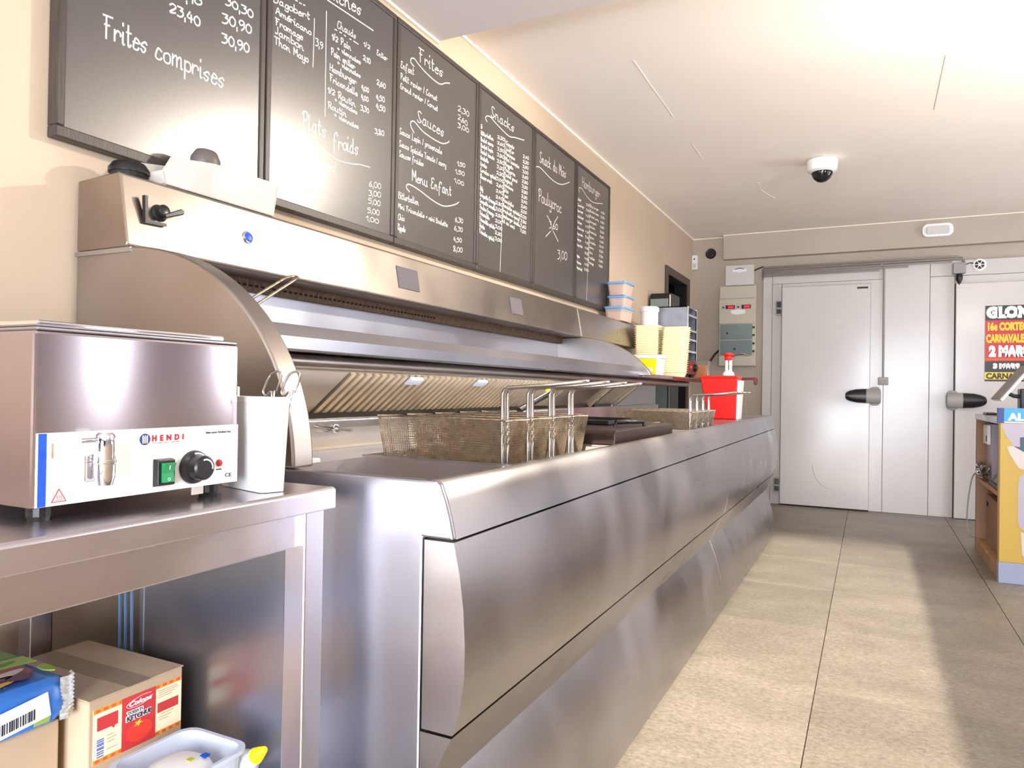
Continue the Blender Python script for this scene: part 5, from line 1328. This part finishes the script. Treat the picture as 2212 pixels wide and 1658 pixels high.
# ------------------------------------------------------------------ bain-marie
BX, Y0, Y1 = 0.735, 0.516, 0.826
t = thing('bain_marie', 'boxy steel bain-marie with white control strip and drain tap on the work table', 'food warmer', (0.45, 0.67, TZ))
MB().box(0.21, Y0, 0.899, BX, Y1, 1.112).build('casing', M['steel_heater'], t, bevel=0.004)
MB().box(0.215, Y0 + 0.004, 1.112, BX - 0.001, Y1 - 0.002, 1.1165).build('top_flange', M['steel_fine'], t, bevel=0.002)
MB().box(0.235, Y0 + 0.012, 1.1175, BX - 0.016, Y1 - 0.014, 1.1255).build('pan_rim', M['chrome'], t, bevel=0.003)
pl = MB().box(BX, Y0 + 0.004, 0.9005, BX + 0.0015, Y1 - 0.001, 0.989).build('control_strip', M['white_pl'], t)
px = BX + 0.0016
MB().box(px, Y0 + 0.006, 0.901, px + 0.0006, Y0 + 0.0155, 0.9885).build('blue_stripe', M['blue'], pl)
for x, y in ((0.69, Y0 + 0.012), (0.69, Y1 - 0.045), (0.25, Y0 + 0.012), (0.25, Y1 - 0.045)):
    MB().lathe((x + 0.015, y + 0.016, TZ), (0, 0, 1), [(0.013, 0), (0.015, 0.006), (0.015, 0.019)], 14).build('foot', M['black'], t)
# maker's emblem and name
em = MB().lathe((px - 0.0004, 0.663, 0.9745), (1, 0, 0), [(0.0078, 0), (0.0078, 0.0012)], 24).build('emblem', M['navy'], pl)
for dy in (-0.0035, -0.0004, 0.0028):
    MB().prism_x([(0.663 + dy - 0.0007, 0.9690), (0.663 + dy + 0.0007, 0.9690), (0.663 + dy + 0.0009, 0.978), (0.663 + dy, 0.9805), (0.663 + dy - 0.0009, 0.978)], px + 0.0006, px + 0.0014).build('emblem_bar', M['white_pl'], em)
text('maker_name', 'HENDI', M['print_red'], pl, (px + 0.0003, 0.6735, 0.9715), 0.0078, '+x', 0.051, bold=0.0005, space=1.9)
text('small_print', 'Tools for chefs', M['cable_grey'], pl, (px + 0.0003, 0.6735, 0.9680), 0.0018, '+x', 0.045)
text('small_print', 'Bain-marie Kitchen Line', M['ink'], pl, (px + 0.0003, 0.764, 0.9775), 0.0030, '+x', 0.046)
text('ce_mark', 'CE', M['ink'], pl, (px + 0.0003, 0.8005, 0.9095), 0.0058, '+x', 0.012)
text('small_print', 'POWER', M['ink'], pl, (px + 0.0003, 0.784, 0.9215), 0.0018, '+x', 0.010)
# hot-surface triangle
def tri(y, z, s):
    return [(y - s, z), (y + s, z), (y, z + 1.75 * s)]
wt = MB().prism_x(tri(0.5475, 0.9045, 0.0095), px, px + 0.0005).build('warning_triangle', M['label_red'], pl)
MB().prism_x(tri(0.5475, 0.9056, 0.0075), px + 0.0005, px + 0.0009).build('triangle_field', M['white_pl'], wt)
mm = MB()
for dy in (-0.0026, 0, 0.0026):
    mm.tube([(px + 0.001, 0.5475 + dy, 0.9085), (px + 0.001, 0.5475 + dy + 0.0008, 0.9100), (px + 0.001, 0.5475 + dy - 0.0006, 0.9117), (px + 0.001, 0.5475 + dy, 0.9132)], 0.0004, 4)
mm.box(px + 0.0006, 0.5430, 0.9068, px + 0.0012, 0.5520, 0.9074)
mm.build('heat_symbol', M['label_red'], wt)
MB().box(px, 0.5378, 0.958, px + 0.0006, 0.5395, 0.976).build('scratch', M['wood'], pl)
# drain tap
tp = MB().tube([(BX, 0.592, 0.972), (BX + 0.010, 0.592, 0.972), (BX + 0.022, 0.592, 0.972)], 0.009, 14).build('drain_tap', M['chrome'], t, smooth=50)
MB().lathe((BX + 0.022, 0.592, 0.988), (0, 0, -1), [(0.008, 0), (0.0115, 0.004), (0.0125, 0.014), (0.0125, 0.034), (0.0135, 0.035), (0.0135, 0.038), (0.0125, 0.039), (0.0125, 0.056), (0.010, 0.066), (0.004, 0.068)], 24).build('spout', M['chrome'], tp, smooth=40)
MB().tube([(BX + 0.020, 0.586, 0.979), (BX + 0.022, 0.572, 0.979), (BX + 0.022, 0.560, 0.979)], 0.0032, 10).build('lever', M['chrome'], tp, smooth=50)
MB().box(BX + 0.0015, 0.576, 0.925, BX + 0.006, 0.590, 0.960).build('tap_plate', M['chrome'], tp, bevel=0.002)
# rocker switch
sh = MB().hexa([(BX + 0.0015, 0.676, 0.908), (BX + 0.0015, 0.7065, 0.908), (BX + 0.0015, 0.7065, 0.9465), (BX + 0.0015, 0.676, 0.9465)],
               [(BX + 0.011, 0.678, 0.910), (BX + 0.011, 0.7045, 0.910), (BX + 0.011, 0.7045, 0.9445), (BX + 0.011, 0.678, 0.9445)]).build('switch_housing', M['black'], t, bevel=0.001)
MB().prism([(BX + 0.011, 0.682, 0.914), (BX + 0.016, 0.682, 0.914), (BX + 0.0135, 0.682, 0.927), (BX + 0.0185, 0.682, 0.941), (BX + 0.011, 0.682, 0.941)], (0, 0.019, 0)).build('switch_rocker', M['green'], sh, bevel=0.0008)
MB().tube([(BX + 0.0165, 0.6915, 0.932), (BX + 0.0175, 0.6915, 0.9375)], 0.0006, 5).build('switch_mark', M['white_pl'], sh)
MB().tube([(BX + 0.0157, 0.6915 + 0.0018 * math.cos(a), 0.9185 + 0.0018 * math.sin(a)) for a in [k * PI / 5 for k in range(10)]], 0.0004, 4, closed=True).build('switch_mark', M['white_pl'], sh)
# thermostat knob
kb = MB().lathe((BX + 0.0015, 0.742, 0.930), (1, 0, 0), [(0.0235, 0), (0.0245, 0.002), (0.0235, 0.006), (0.0185, 0.009), (0.0175, 0.024), (0.015, 0.027)], 36).build('thermostat_knob', M['black'], t, smooth=35)
arcp = []
for k in range(19):
    a = math.radians(100 - 7 * k)
    arcp.append((BX + 0.0092, 0.742 + 0.0198 * math.cos(a), 0.930 + 0.0198 * math.sin(a)))
MB().tube(arcp, 0.0016, 5).build('dial_band', M['white_pl'], kb)
for k in range(12):
    a = math.radians(40 - 22 * k)
    MB().tube([(BX + 0.027, 0.742 + 0.0105 * math.cos(a), 0.930 + 0.0105 * math.sin(a)), (BX + 0.0265, 0.742 + 0.014 * math.cos(a), 0.930 + 0.014 * math.sin(a))], 0.0005, 4).build('dial_mark', M['white_pl'], kb)
arcp = [(BX + 0.0268, 0.742 + 0.0122 * math.cos(math.radians(a)), 0.930 + 0.0122 * math.sin(math.radians(a))) for a in range(-10, 120, 10)]
MB().tube(arcp, 0.0024, 5).build('dial_band', M['white_pl'], kb)
MB().lathe((BX + 0.0015, 0.789, 0.932), (1, 0, 0), [(0.0055, 0), (0.005, 0.0025), (0.002, 0.0035)], 18).build('pilot_lamp', M['print_red'], t, smooth=50)
MB().box(BX - 0.001, 0.742, 0.889, BX + 0.0008, 0.762, 0.902).build('hanging_tag', M['clear'], t)

# ------------------------------------------------------------------ white bin with wire tongs
t = thing('utensil_bin', 'tall white tapered plastic bin beside the bain-marie', 'bin', (0.709, 0.883, TZ))
ba = [(0.640, 0.880), (0.764, 0.848), (0.778, 0.886), (0.655, 0.918)]
ce = Vector((0.709, 0.883))
def sc(p, k):
    q = ce + (Vector(p) - ce) * k
    return (q.x, q.y)
def ringz(k, z):
    out = []
    P = [Vector(sc(p, k)) for p in ba]
    for i in range(4):
        p, a, b = P[i], P[i - 1], P[(i + 1) % 4]
        for s in range(5):
            u = s / 4
            q0 = p + (a - p).normalized() * 0.008; q1 = p + (b - p).normalized() * 0.008
            q = (1 - u) ** 2 * q0 + 2 * u * (1 - u) * p + u * u * q1
            out.append((q.x, q.y, z))
    return out
loft(MB(), [ringz(1.0, TZ + 0.001), ringz(1.13, TZ + 0.142), ringz(1.17, TZ + 0.143), ringz(1.17, TZ + 0.152), ringz(1.10, TZ + 0.152), ringz(0.97, TZ + 0.006)], True, True).build('body', M['white_pl'], t, smooth=35)
MB().box(0.650, 0.888, TZ + 0.146, 0.663, 0.897, TZ + 0.168).build('bail_lug', M['white_pl'], t, bevel=0.002)
t = thing('wire_tongs', 'pair of bent wire tong loops sticking out of the white bin', 'tongs', (0.75, 0.91, TZ + 0.007))
for dx, dy in ((0.0, 0.0), (0.036, 0.004)):
    pts = [(0.736 + dx * 0.4, 0.880, TZ + 0.010), (0.745 + dx, 0.887, 1.030), (0.7335 + dx, 0.887 + dy, 1.034), (0.7275 + dx, 0.887 + dy, 1.036), (0.7265 + dx, 0.887 + dy, 1.044), (0.740 + dx, 0.887 + dy, 1.067), (0.752 + dx, 0.889 + dy, 1.0735), (0.760 + dx, 0.890 + dy, 1.072), (0.761 + dx, 0.890 + dy, 1.064), (0.750 + dx, 0.890 + dy, 1.040), (0.747 + dx, 0.889, 1.030), (0.741 + dx * 0.4, 0.884, TZ + 0.010)]
    P = smooth_line(pts, 4)
    MB().tube(P, 0.0019, 6).build('wire_loop', M['wire_bright'], t, smooth=60)

# ------------------------------------------------------------------ under the table
KZ = 0.281
t = thing('ketchup_carton', 'cardboard carton printed Tomato Ketchup on the undershelf beside the fryer', 'box', (0.28, 0.897, KZ))
MB().box(0.128, 0.803, KZ, 0.419, 0.994, 0.498).build('carton_body', M['card'], t, bevel=0.003)
MB().box(0.128, 0.803, 0.4985, 0.421, 0.8965, 0.5005).box(0.128, 0.8985, 0.4985, 0.421, 0.994, 0.5005).build('top_flap', M['card'], t)
MB().box(0.128, 0.874, 0.5006, 0.4235, 0.922, 0.5011).build('tape', M['tape'], t)
lx = 0.4192
lab = MB().box(lx, 0.812, 0.386, lx + 0.0006, 0.991, 0.4815).build('printed_label', M['label_cream'], t)
e = lx + 0.0007
MB().box(e, 0.812, 0.386, e + 0.0002, 0.991, 0.394).box(e, 0.812, 0.4735, e + 0.0002, 0.991, 0.4815).build('label_border', M['label_orange'], lab)
bm_ = MB()
for k in range(12):
    y = 0.816 + k * 0.0148
    if 0.862 < y < 0.93:
        continue
    bm_.box(e + 0.0002, y, 0.3875, e + 0.0004, y + 0.008, 0.3925).box(e + 0.0002, y, 0.475, e + 0.0004, y + 0.008, 0.480)
bm_.build('border_pattern', M['label_orange_dark'], lab)
rp = MB().box(e + 0.0003, 0.8655, 0.386, e + 0.0006, 0.934, 0.4815).build('red_panel', M['label_red'], lab)
e2 = e + 0.0008
# plain tomato drawn on the red panel
tm = []
for k in range(24):
    a = 2 * PI * k / 24
    tm.append((0.9005 + 0.026 * math.cos(a) * (1 + 0.06 * math.cos(2 * a)), 0.412 + 0.019 * math.sin(a)))
to = MB().prism_x(tm, e2, e2 + 0.0003).build('tomato_picture', M['tomato'], rp)
MB().prism_x([(0.890, 0.431), (0.8945, 0.4275), (0.8895, 0.4235), (0.8965, 0.4245), (0.8985, 0.4205), (0.901, 0.4255), (0.9075, 0.4265), (0.9015, 0.4285), (0.9025, 0.4335), (0.8965, 0.430)], e2 + 0.0004, e2 + 0.0007).build('leaf_picture', M['leaf'], rp)
text('product_name', 'Colona', M['white_pl'], rp, (e2 + 0.0004, 0.877, 0.4625), 0.0085, '+x', 0.046, shear=0.35, bold=0.0003)
sw_ = [(e2 + 0.0004, y, z) for y, z in ((0.924, 0.4745), (0.905, 0.4755), (0.885, 0.4715), (0.874, 0.4655), (0.880, 0.4605), (0.898, 0.4590), (0.918, 0.4630), (0.927, 0.4690))]
MB().tube(smooth_line(sw_, 4), 0.0005, 4).build('swash', M['white_pl'], rp)
text('product_name', 'TOMATO', M['white_pl'], rp, (e2 + 0.0001, 0.8750, 0.4485), 0.0058, '+x', 0.036, bold=0.0012)
text('product_name', 'TOMATO', M['ink'], rp, (e2 + 0.0006, 0.8754, 0.4487), 0.0054, '+x', 0.0345)
text('product_name', 'KETCHUP', M['white_pl'], rp, (e2 + 0.0001, 0.8735, 0.4375), 0.0085, '+x', 0.053, bold=0.0014)
text('product_name', 'KETCHUP', M['ink'], rp, (e2 + 0.0006, 0.8742, 0.4378), 0.0080, '+x', 0.0505, bold=0.0003)
MB().box(e, 0.819, 0.442, e + 0.0003, 0.858, 0.4655).build('speech_panel', M['label_red'], lab)
MB().prism_x([(0.846, 0.442), (0.853, 0.442), (0.8505, 0.437)], e, e + 0.0003).build('speech_tail', M['label_red'], lab)
MB().box(e, 0.9385, 0.428, e + 0.0003, 0.984, 0.446).build('speech_panel', M['label_red'], lab)
tl = MB()
for k, (y0, y1, z) in enumerate(((0.940, 0.982, 0.468), (0.940, 0.984, 0.464), (0.940, 0.976, 0.460), (0.940, 0.970, 0.456), (0.946, 0.974, 0.423), (0.942, 0.968, 0.418), (0.942, 0.962, 0.413), (0.838, 0.850, 0.428), (0.838, 0.856, 0.422), (0.838, 0.852, 0.416), (0.838, 0.858, 0.404))):
    tl.box(e, y0, z, e + 0.0002, y1, z + 0.0009)
tl.build('fine_print_lines', M['label_orange_dark'], lab)
cb = MB()
for z in (0.396, 0.4005, 0.404, 0.4085, 0.411, 0.4155, 0.418, 0.4215, 0.425):
    cb.box(e, 0.819, z, e + 0.0003, 0.832, z + 0.0018)
cb.build('barcode', M['blue'], lab)

t = thing('carton', 'plain cardboard carton on the undershelf below the barcoded drink pack', 'box', (0.25, 0.55, KZ))
MB().box(0.09, 0.34, KZ, 0.367, 0.786, 0.468).build('carton_body', M['card'], t, bevel=0.003)
MB().box(0.095, 0.345, 0.4682, 0.362, 0.560, 0.4698).box(0.095, 0.563, 0.4682, 0.362, 0.781, 0.4698).build('top_flap', M['card'], t)

# shrink-wrapped pack with patterned foil
t = thing('drink_pack', 'shiny blue and green wrapped pack with a white barcode label on the carton', 'pack', (0.24, 0.58, 0.4702))
def pack_ring(y, e):
    return [(x, y, z) for x, z in ((0.10 + e, 0.4705 + e), (0.375 - e, 0.4705 + e), (0.396 - e, 0.482 + e), (0.402 - e, 0.505), (0.398 - e, 0.538 - e), (0.385 - e, 0.553 - e), (0.12 + e, 0.556 - e), (0.10 + e, 0.540 - e))]
loft(MB(), [pack_ring(0.36, 0.01), pack_ring(0.39, 0.0), pack_ring(0.60, 0.0), pack_ring(0.755, 0.0), pack_ring(0.782, 0.008), pack_ring(0.792, 0.02)]).build('wrap', M['print_blue'], t, smooth=40)
def top_patch(pts, m):
    MB().prism_z(pts, 0.5555, 0.5572).build('printed_patch', M[m], t)
def blob(cx, cy, rx, ry, ph, n=14, k=0.18):
    return [(cx + rx * math.cos(2 * PI * i / n) * (1 + k * math.sin(3 * 2 * PI * i / n + ph)), cy + ry * math.sin(2 * PI * i / n) * (1 + k * math.cos(2 * 2 * PI * i / n + ph))) for i in range(n)]
top_patch([(0.105, 0.42), (0.21, 0.42), (0.235, 0.52), (0.225, 0.66), (0.250, 0.78), (0.110, 0.782), (0.105, 0.60)], 'print_green')
top_patch([(0.218, 0.44), (0.285, 0.46), (0.30, 0.60), (0.285, 0.69), (0.300, 0.785), (0.258, 0.785), (0.233, 0.66), (0.244, 0.52)], 'print_lime')
top_patch([(0.29, 0.50), (0.345, 0.52), (0.352, 0.66), (0.345, 0.755), (0.300, 0.755), (0.290, 0.69), (0.305, 0.60)], 'print_redf')
top_patch(blob(0.345, 0.774, 0.022, 0.010, 1.0), 'print_lime')
def top_mark(pts, m):
    MB().prism_z(pts, 0.5572, 0.5580).build('printed_patch', M[m], t)
top_mark(blob(0.352, 0.725, 0.016, 0.022, 0.4), 'print_purple')
top_mark(blob(0.325, 0.715, 0.012, 0.035, 1.4), 'lav_light')
top_mark(blob(0.340, 0.700, 0.010, 0.020, 2.4), 'print_purple')
top_mark(blob(0.165, 0.70, 0.018, 0.030, 2.0), 'leaf')
top_mark(blob(0.200, 0.755, 0.012, 0.020, 0.9), 'leaf')
top_mark(blob(0.225, 0.735, 0.006, 0.028, 0.9), 'lav_light')
top_mark(blob(0.140, 0.745, 0.012, 0.016, 1.9), 'print_lime')
top_mark(blob(0.275, 0.74, 0.008, 0.022, 1.9), 'print_green')
top_mark(blob(0.362, 0.690, 0.008, 0.018, 3.0), 'print_yellow')
def front_patch(y0, y1, z0, z1, m, d=0.0):
    f0 = lambda z: (0.396 + (z - 0.482) / 0.023 * 0.006) if z < 0.505 else (0.402 - (z - 0.505) / 0.033 * 0.004)
    MB().prism([(f0(z0) + d, y0, z0), (f0(z0) + d, y1, z0), (f0((z0 + z1) / 2) + d + 0.0005, y1, (z0 + z1) / 2), (f0(z1) + d, y1, z1), (f0(z1) + d, y0, z1), (f0((z0 + z1) / 2) + d + 0.0005, y0, (z0 + z1) / 2)], (0.0010, 0, 0)).build('printed_patch', M[m], t)
front_patch(0.56, 0.63, 0.520, 0.537, 'print_yellow')
front_patch(0.725, 0.75, 0.484, 0.498, 'print_lime')
lb2 = MB().prism([(0.4042, 0.640, 0.4835), (0.4042, 0.748, 0.497), (0.4042, 0.742, 0.5375), (0.4042, 0.637, 0.524)], (0.0008, 0, 0)).build('barcode_label', M['white_pl'], t)
bc = MB()
random.seed(3)
y = 0.668
while y < 0.722:
    wv = random.choice((0.0009, 0.0016, 0.0024))
    s0 = (y - 0.640) * 0.125
    bc.prism([(0.4051, y, 0.4895 + s0), (0.4051, y + wv, 0.4895 + s0), (0.4051, y + wv, 0.5065 + s0), (0.4051, y, 0.5065 + s0)], (0.0004, 0, 0))
    y += wv + random.choice((0.0010, 0.0016, 0.0022))
bc.build('barcode', M['ink'], lb2)
cr = MB()
for k in range(11):
    z = 0.478 + k * 0.0066
    cr.tube([(0.392, 0.770, z + 0.002), (0.398, 0.780, z + 0.003), (0.392, 0.792, z + 0.0035), (0.380, 0.796, z + 0.004)], 0.0034, 5)
cr.build('crimped_end', M['foil'], t)

# milky tub with paper and a bottle
t = thing('plastic_tub', 'milky plastic tub in front of the ketchup carton', 'tub', (0.55, 0.91, KZ))
def tr_(e, z):
    return rbox(0.468 + e, 0.800 + e, 0.622 - e, 0.972 - e, 0.03, z)
loft(MB(), [tr_(0.012, KZ), tr_(0.002, 0.392), tr_(-0.004, 0.393), tr_(-0.004, 0.401), tr_(0.004, 0.401), tr_(0.016, KZ + 0.004)]).build('body', M['tub'], t, smooth=40)
t = thing('paper_bundle', 'white crumpled paper packet inside the milky tub', 'paper', (0.55, 0.89, KZ + 0.005))
loft(MB(), [rbox(0.492, 0.825, 0.600, 0.945, 0.03, KZ + 0.006), rbox(0.494, 0.828, 0.600, 0.940, 0.035, 0.365), rbox(0.500, 0.840, 0.594, 0.930, 0.035, 0.386), rbox(0.520, 0.862, 0.578, 0.915, 0.02, 0.394)]).build('packet', M['white_food'], t, smooth=70)
MB().box(0.566, 0.912, 0.3925, 0.578, 0.924, 0.3955).build('blue_mark', M['blue'], t)
MB().box(0.556, 0.890, 0.3935, 0.568, 0.900, 0.3955).build('yellow_mark', M['leaf'], t)
t = thing('sauce_bottle', 'sauce bottle with yellow nozzle leaning behind the milky tub', 'bottle', (0.60, 0.99, KZ))
ax = Vector((0.11, -0.012, 0.085)).normalized(); o0 = Vector((0.536, 0.996, KZ + 0.026))
MB().lathe(o0, ax, [(0.020, 0.0), (0.0225, 0.006), (0.0225, 0.085), (0.013, 0.100)], 20).build('body', M['white_pl'], t, smooth=40)
MB().lathe(o0 + ax * 0.100, ax, [(0.015, 0), (0.015, 0.012)], 18).build('collar', M['white_pl'], t, smooth=40)
MB().lathe(o0 + ax * 0.112, ax, [(0.0145, 0), (0.013, 0.008), (0.006, 0.030), (0.002, 0.033)], 18).build('nozzle', M['yellow'], t, smooth=40)
t = thing('plastic_sheet', 'folded bluish plastic sheets standing against the wall beside the fryer end', 'sheet', (0.22, 1.0, 0.281))
for k, (xa, xb) in enumerate(((0.222, 0.236), (0.232, 0.246), (0.244, 0.256))):
    MB().prism([(xa, 0.998 + 0.006 * k, 0.281), (xa + 0.004, 0.998 + 0.006 * k, 0.281), (xb + 0.004 - 0.02, 0.998 + 0.006 * k, 0.80), (xb - 0.02, 0.998 + 0.006 * k, 0.80)], (0, 0.004, 0)).build('sheet', M['sheet_blue'], t)

# ------------------------------------------------------------------ customers' side at the right
t = thing('end_panel', 'yellow printed end panel of the counter with blue-grey plinth', 'counter panel', (2.60, 4.95, 0.0))
MB().box(2.287, 4.917, 0.0, 2.95, 4.985, 0.118).build('plinth', M['plinth'], t, bevel=0.003)
MB().box(2.289, 4.920, 0.1182, 2.95, 4.985, 0.905).build('board', M['yellow_panel'], t, bevel=0.003)
yq = 4.9195
MB().prism_y([(2.300, 0.903), (2.298, 0.882), (2.316, 0.838), (2.351, 0.777), (2.383, 0.771), (2.402, 0.785), (2.60, 0.790), (2.94, 0.790), (2.94, 0.903)], yq - 0.001, yq).build('printed_shape', M['lav'], t)
MB().prism_y([(2.352, 0.776), (2.383, 0.772), (2.382, 0.826), (2.401, 0.829), (2.60, 0.835), (2.94, 0.84), (2.94, 0.720), (2.60, 0.725), (2.402, 0.745)], yq - 0.0018, yq - 0.001).build('printed_shape', M['dish'], t)
MB().prism_y([(2.322, 0.774), (2.352, 0.776), (2.402, 0.745), (2.60, 0.725), (2.94, 0.720), (2.94, 0.60), (2.60, 0.605), (2.402, 0.645), (2.378, 0.655), (2.336, 0.730)], yq - 0.0015, yq - 0.0005).build('printed_shape', M['lav_light'], t)
MB().prism_y([(2.383, 0.610), (2.402, 0.622), (2.60, 0.600), (2.94, 0.600), (2.94, 0.300), (2.60, 0.290), (2.405, 0.304), (2.386, 0.321), (2.376, 0.357), (2.376, 0.546)], yq - 0.0013, yq - 0.0003).build('printed_shape', M['lav'], t)
MB().prism_y([(2.390, 0.298), (2.405, 0.290), (2.60, 0.280), (2.94, 0.29), (2.94, 0.130), (2.42, 0.130), (2.397, 0.172)], yq - 0.0011, yq - 0.0002).build('printed_shape', M['lav_light'], t)
t = thing('display_carton', 'light blue carton lettered AL standing on the yellow end panel', 'carton', (2.45, 5.05, 0.905))
MB().box(2.283, 4.930, 0.9055, 2.70, 4.986, 0.990).build('carton_body', M['sky_blue'], t, bevel=0.003)
sp = MB().box(2.281, 4.9285, 0.9056, 2.283, 4.985, 0.9895).box(2.283, 4.9285, 0.9056, 2.308, 4.930, 0.9895).build('carton_end', M['navy'], t)
for k in range(4):
    MB().box(2.2804, 4.936, 0.915 + k * 0.017, 2.281, 4.980, 0.919 + k * 0.017).build('print_line', M['plinth'], sp)
text('lettering', 'AL', M['white_pl'], t, (2.330, 4.9285, 0.922), 0.040, '-y', 0.080, bold=0.003)
MB().box(2.3085, 4.9285, 0.9058, 2.70, 4.930, 0.914).build('lower_band', M['lav_light'], t)
# wooden shelf unit with steel top
t = thing('shelf_unit', 'wooden open shelf unit with steel top behind the yellow panel', 'shelf unit', (2.55, 5.5, 0.0))
MB().box(2.285, 4.995, 0.897, 2.90, 5.985, 0.932).build('top_slab', M['steel'], t, bevel=0.003)
MB().box(2.291, 5.935, 0.0, 2.85, 5.975, 0.897).build('side_board', M['wood_dark'], t, bevel=0.002)
MB().box(2.291, 4.99, 0.0, 2.85, 5.02, 0.897).build('side_board', M['wood_dark'], t, bevel=0.002)
MB().box(2.300, 5.02, 0.470, 2.85, 5.935, 0.495).build('shelf', M['wood'], t, bevel=0.002)
MB().box(2.300, 5.02, 0.055, 2.85, 5.935, 0.075).build('shelf', M['wood'], t, bevel=0.002)
MB().box(2.293, 5.02, 0.0, 2.318, 5.935, 0.072).build('kick_board', M['wood'], t, bevel=0.002)
MB().box(2.83, 5.02, 0.075, 2.85, 5.935, 0.897).build('back_board', M['wood_dark'], t)
t = thing('storage_carton', 'brown cardboard box with a hand hole on the low shelf of the wooden unit', 'box', (2.5, 5.6, 0.076))
cbx = MB().box(2.335, 5.10, 0.0765, 2.75, 5.80, 0.400).build('carton_body', M['card_dark'], t, bevel=0.004)
MB().hexa([(2.345, 5.795, 0.40), (2.75, 5.795, 0.40), (2.75, 5.80, 0.40), (2.345, 5.80, 0.40)], [(2.345, 5.85, 0.455), (2.75, 5.85, 0.455), (2.75, 5.855, 0.455), (2.345, 5.855, 0.455)]).build('open_flap', M['card_dark'], t)
MB().prism_x(rr(5.74, 0.335, 0.035, 0.016, 0.012, 0)[0:0] or [(5.705, 0.325), (5.775, 0.325), (5.775, 0.355), (5.705, 0.355)], 2.333, 2.3355).build('hand_hole', M['dark'], t)
t = thing('white_device', 'white wall box with a small switch under the steel top of the wooden unit', 'device', (2.4, 5.75, 0.72))
MB().box(2.345, 5.66, 0.496, 2.50, 5.915, 0.872).build('stand_board', M['lav'], t)
MB().box(2.325, 5.70, 0.735, 2.344, 5.905, 0.865).build('housing', M['white_pl'], t, bevel=0.004)
MB().box(2.321, 5.725, 0.755, 2.325, 5.745, 0.795).build('switch', M['black'], t)
t = thing('cable_coil', 'tangle of pale cable on the middle shelf of the wooden unit', 'cable', (2.3, 5.7, 0.496))
random.seed(11)
for k in range(9):
    cy, cz = 5.74 + random.uniform(-0.05, 0.05), 0.555 + random.uniform(-0.01, 0.015)
    ry, rz, rx = random.uniform(0.08, 0.13), random.uniform(0.025, 0.045), random.uniform(0.012, 0.028)
    ph = random.uniform(0, 6)
    MB().tube([(2.300 + rx * math.sin(a + ph), cy + ry * math.cos(a), cz + rz * math.sin(a)) for a in [2 * PI * i / 20 for i in range(20)]], 0.0048, 5, closed=True).build('loop', M['wire_bright'] if k % 3 else M['gasket'], t, smooth=60)
MB().tube(smooth_line([(2.30, 5.86, 0.545), (2.272, 5.94, 0.50), (2.255, 5.98, 0.38), (2.245, 6.0, 0.20), (2.258, 5.98, 0.09), (2.29, 5.93, 0.082)], 4), 0.005, 6).build('hanging_lead', M['cable_grey'], t, smooth=60)
t = thing('router', 'black electronic device on the middle shelf behind the yellow panel', 'device', (2.4, 5.35, 0.496))
MB().box(2.31, 5.12, 0.4965, 2.48, 5.50, 0.520).build('base', M['plate_grey'], t, bevel=0.004)
MB().hexa([(2.32, 5.14, 0.520), (2.47, 5.14, 0.520), (2.47, 5.48, 0.520), (2.32, 5.48, 0.520)], [(2.35, 5.15, 0.66), (2.46, 5.15, 0.66), (2.46, 5.40, 0.60), (2.35, 5.40, 0.60)]).build('body', M['black'], t, bevel=0.006)
# till screen seen from the side
t = thing('till_screen', 'tilted flat till screen with grey face and white edge above the wooden unit', 'screen', (2.42, 5.3, 0.932))
n0, n1 = (2.322, 1.040), (2.478, 1.252)
dd = Vector((n1[0] - n0[0], n1[1] - n0[1])).normalized(); nn = Vector((dd.y, -dd.x))
def sq(o, y0, y1, trim=0.0):
    a = Vector(n0) + dd * trim + nn * o[0]; b = Vector(n1) - dd * trim + nn * o[0]
    c = Vector(n1) - dd * trim + nn * o[1]; d_ = Vector(n0) + dd * trim + nn * o[1]
    return [(p.x, p.y) for p in (a, b, c, d_)], y0, y1
p_, a_, b_ = sq((0.0, 0.006), 5.215, 5.56)
MB().prism_y(p_, a_, b_).build('face', M['pos_grey'], t, bevel=0.002)
p_, a_, b_ = sq((0.0061, 0.022), 5.21, 5.565)
MB().prism_y(p_, a_, b_).build('bezel', M['white_pl'], t, bevel=0.002)
MB().tube([(2.375, 5.38, 1.085), (2.42, 5.38, 1.060), (2.46, 5.38, 1.055)], 0.012, 8).build('arm', M['black'], t, smooth=50)
MB().box(2.445, 5.33, 0.955, 2.505, 5.43, 1.105).build('column', M['black'], t, bevel=0.008)
MB().box(2.40, 5.28, 0.9325, 2.60, 5.48, 0.955).build('foot_plate', M['black'], t, bevel=0.004)
t = thing('card_terminal', 'small black card terminal lying on the steel top of the wooden unit', 'device', (2.35, 5.75, 0.9325))
MB().box(2.312, 5.66, 0.9325, 2.375, 5.83, 0.948).build('body', M['black'], t, bevel=0.005)
MB().box(2.32, 5.74, 0.948, 2.367, 5.82, 0.950).build('screen', M['smoke'], t)
t = thing('paper_roll', 'white paper roll lying beside the card terminal', 'paper roll', (2.42, 5.66, 0.9325))
MB().lathe((2.388, 5.56, 0.956), (0.2, 1, 0), [(0.008, 0), (0.0225, 0.0), (0.0225, 0.075), (0.008, 0.075)], 20).build('roll', M['white_pl'], t, smooth=40)

for _o in bpy.data.objects:
    if '_b' in _o.keys():
        del _o['_b']
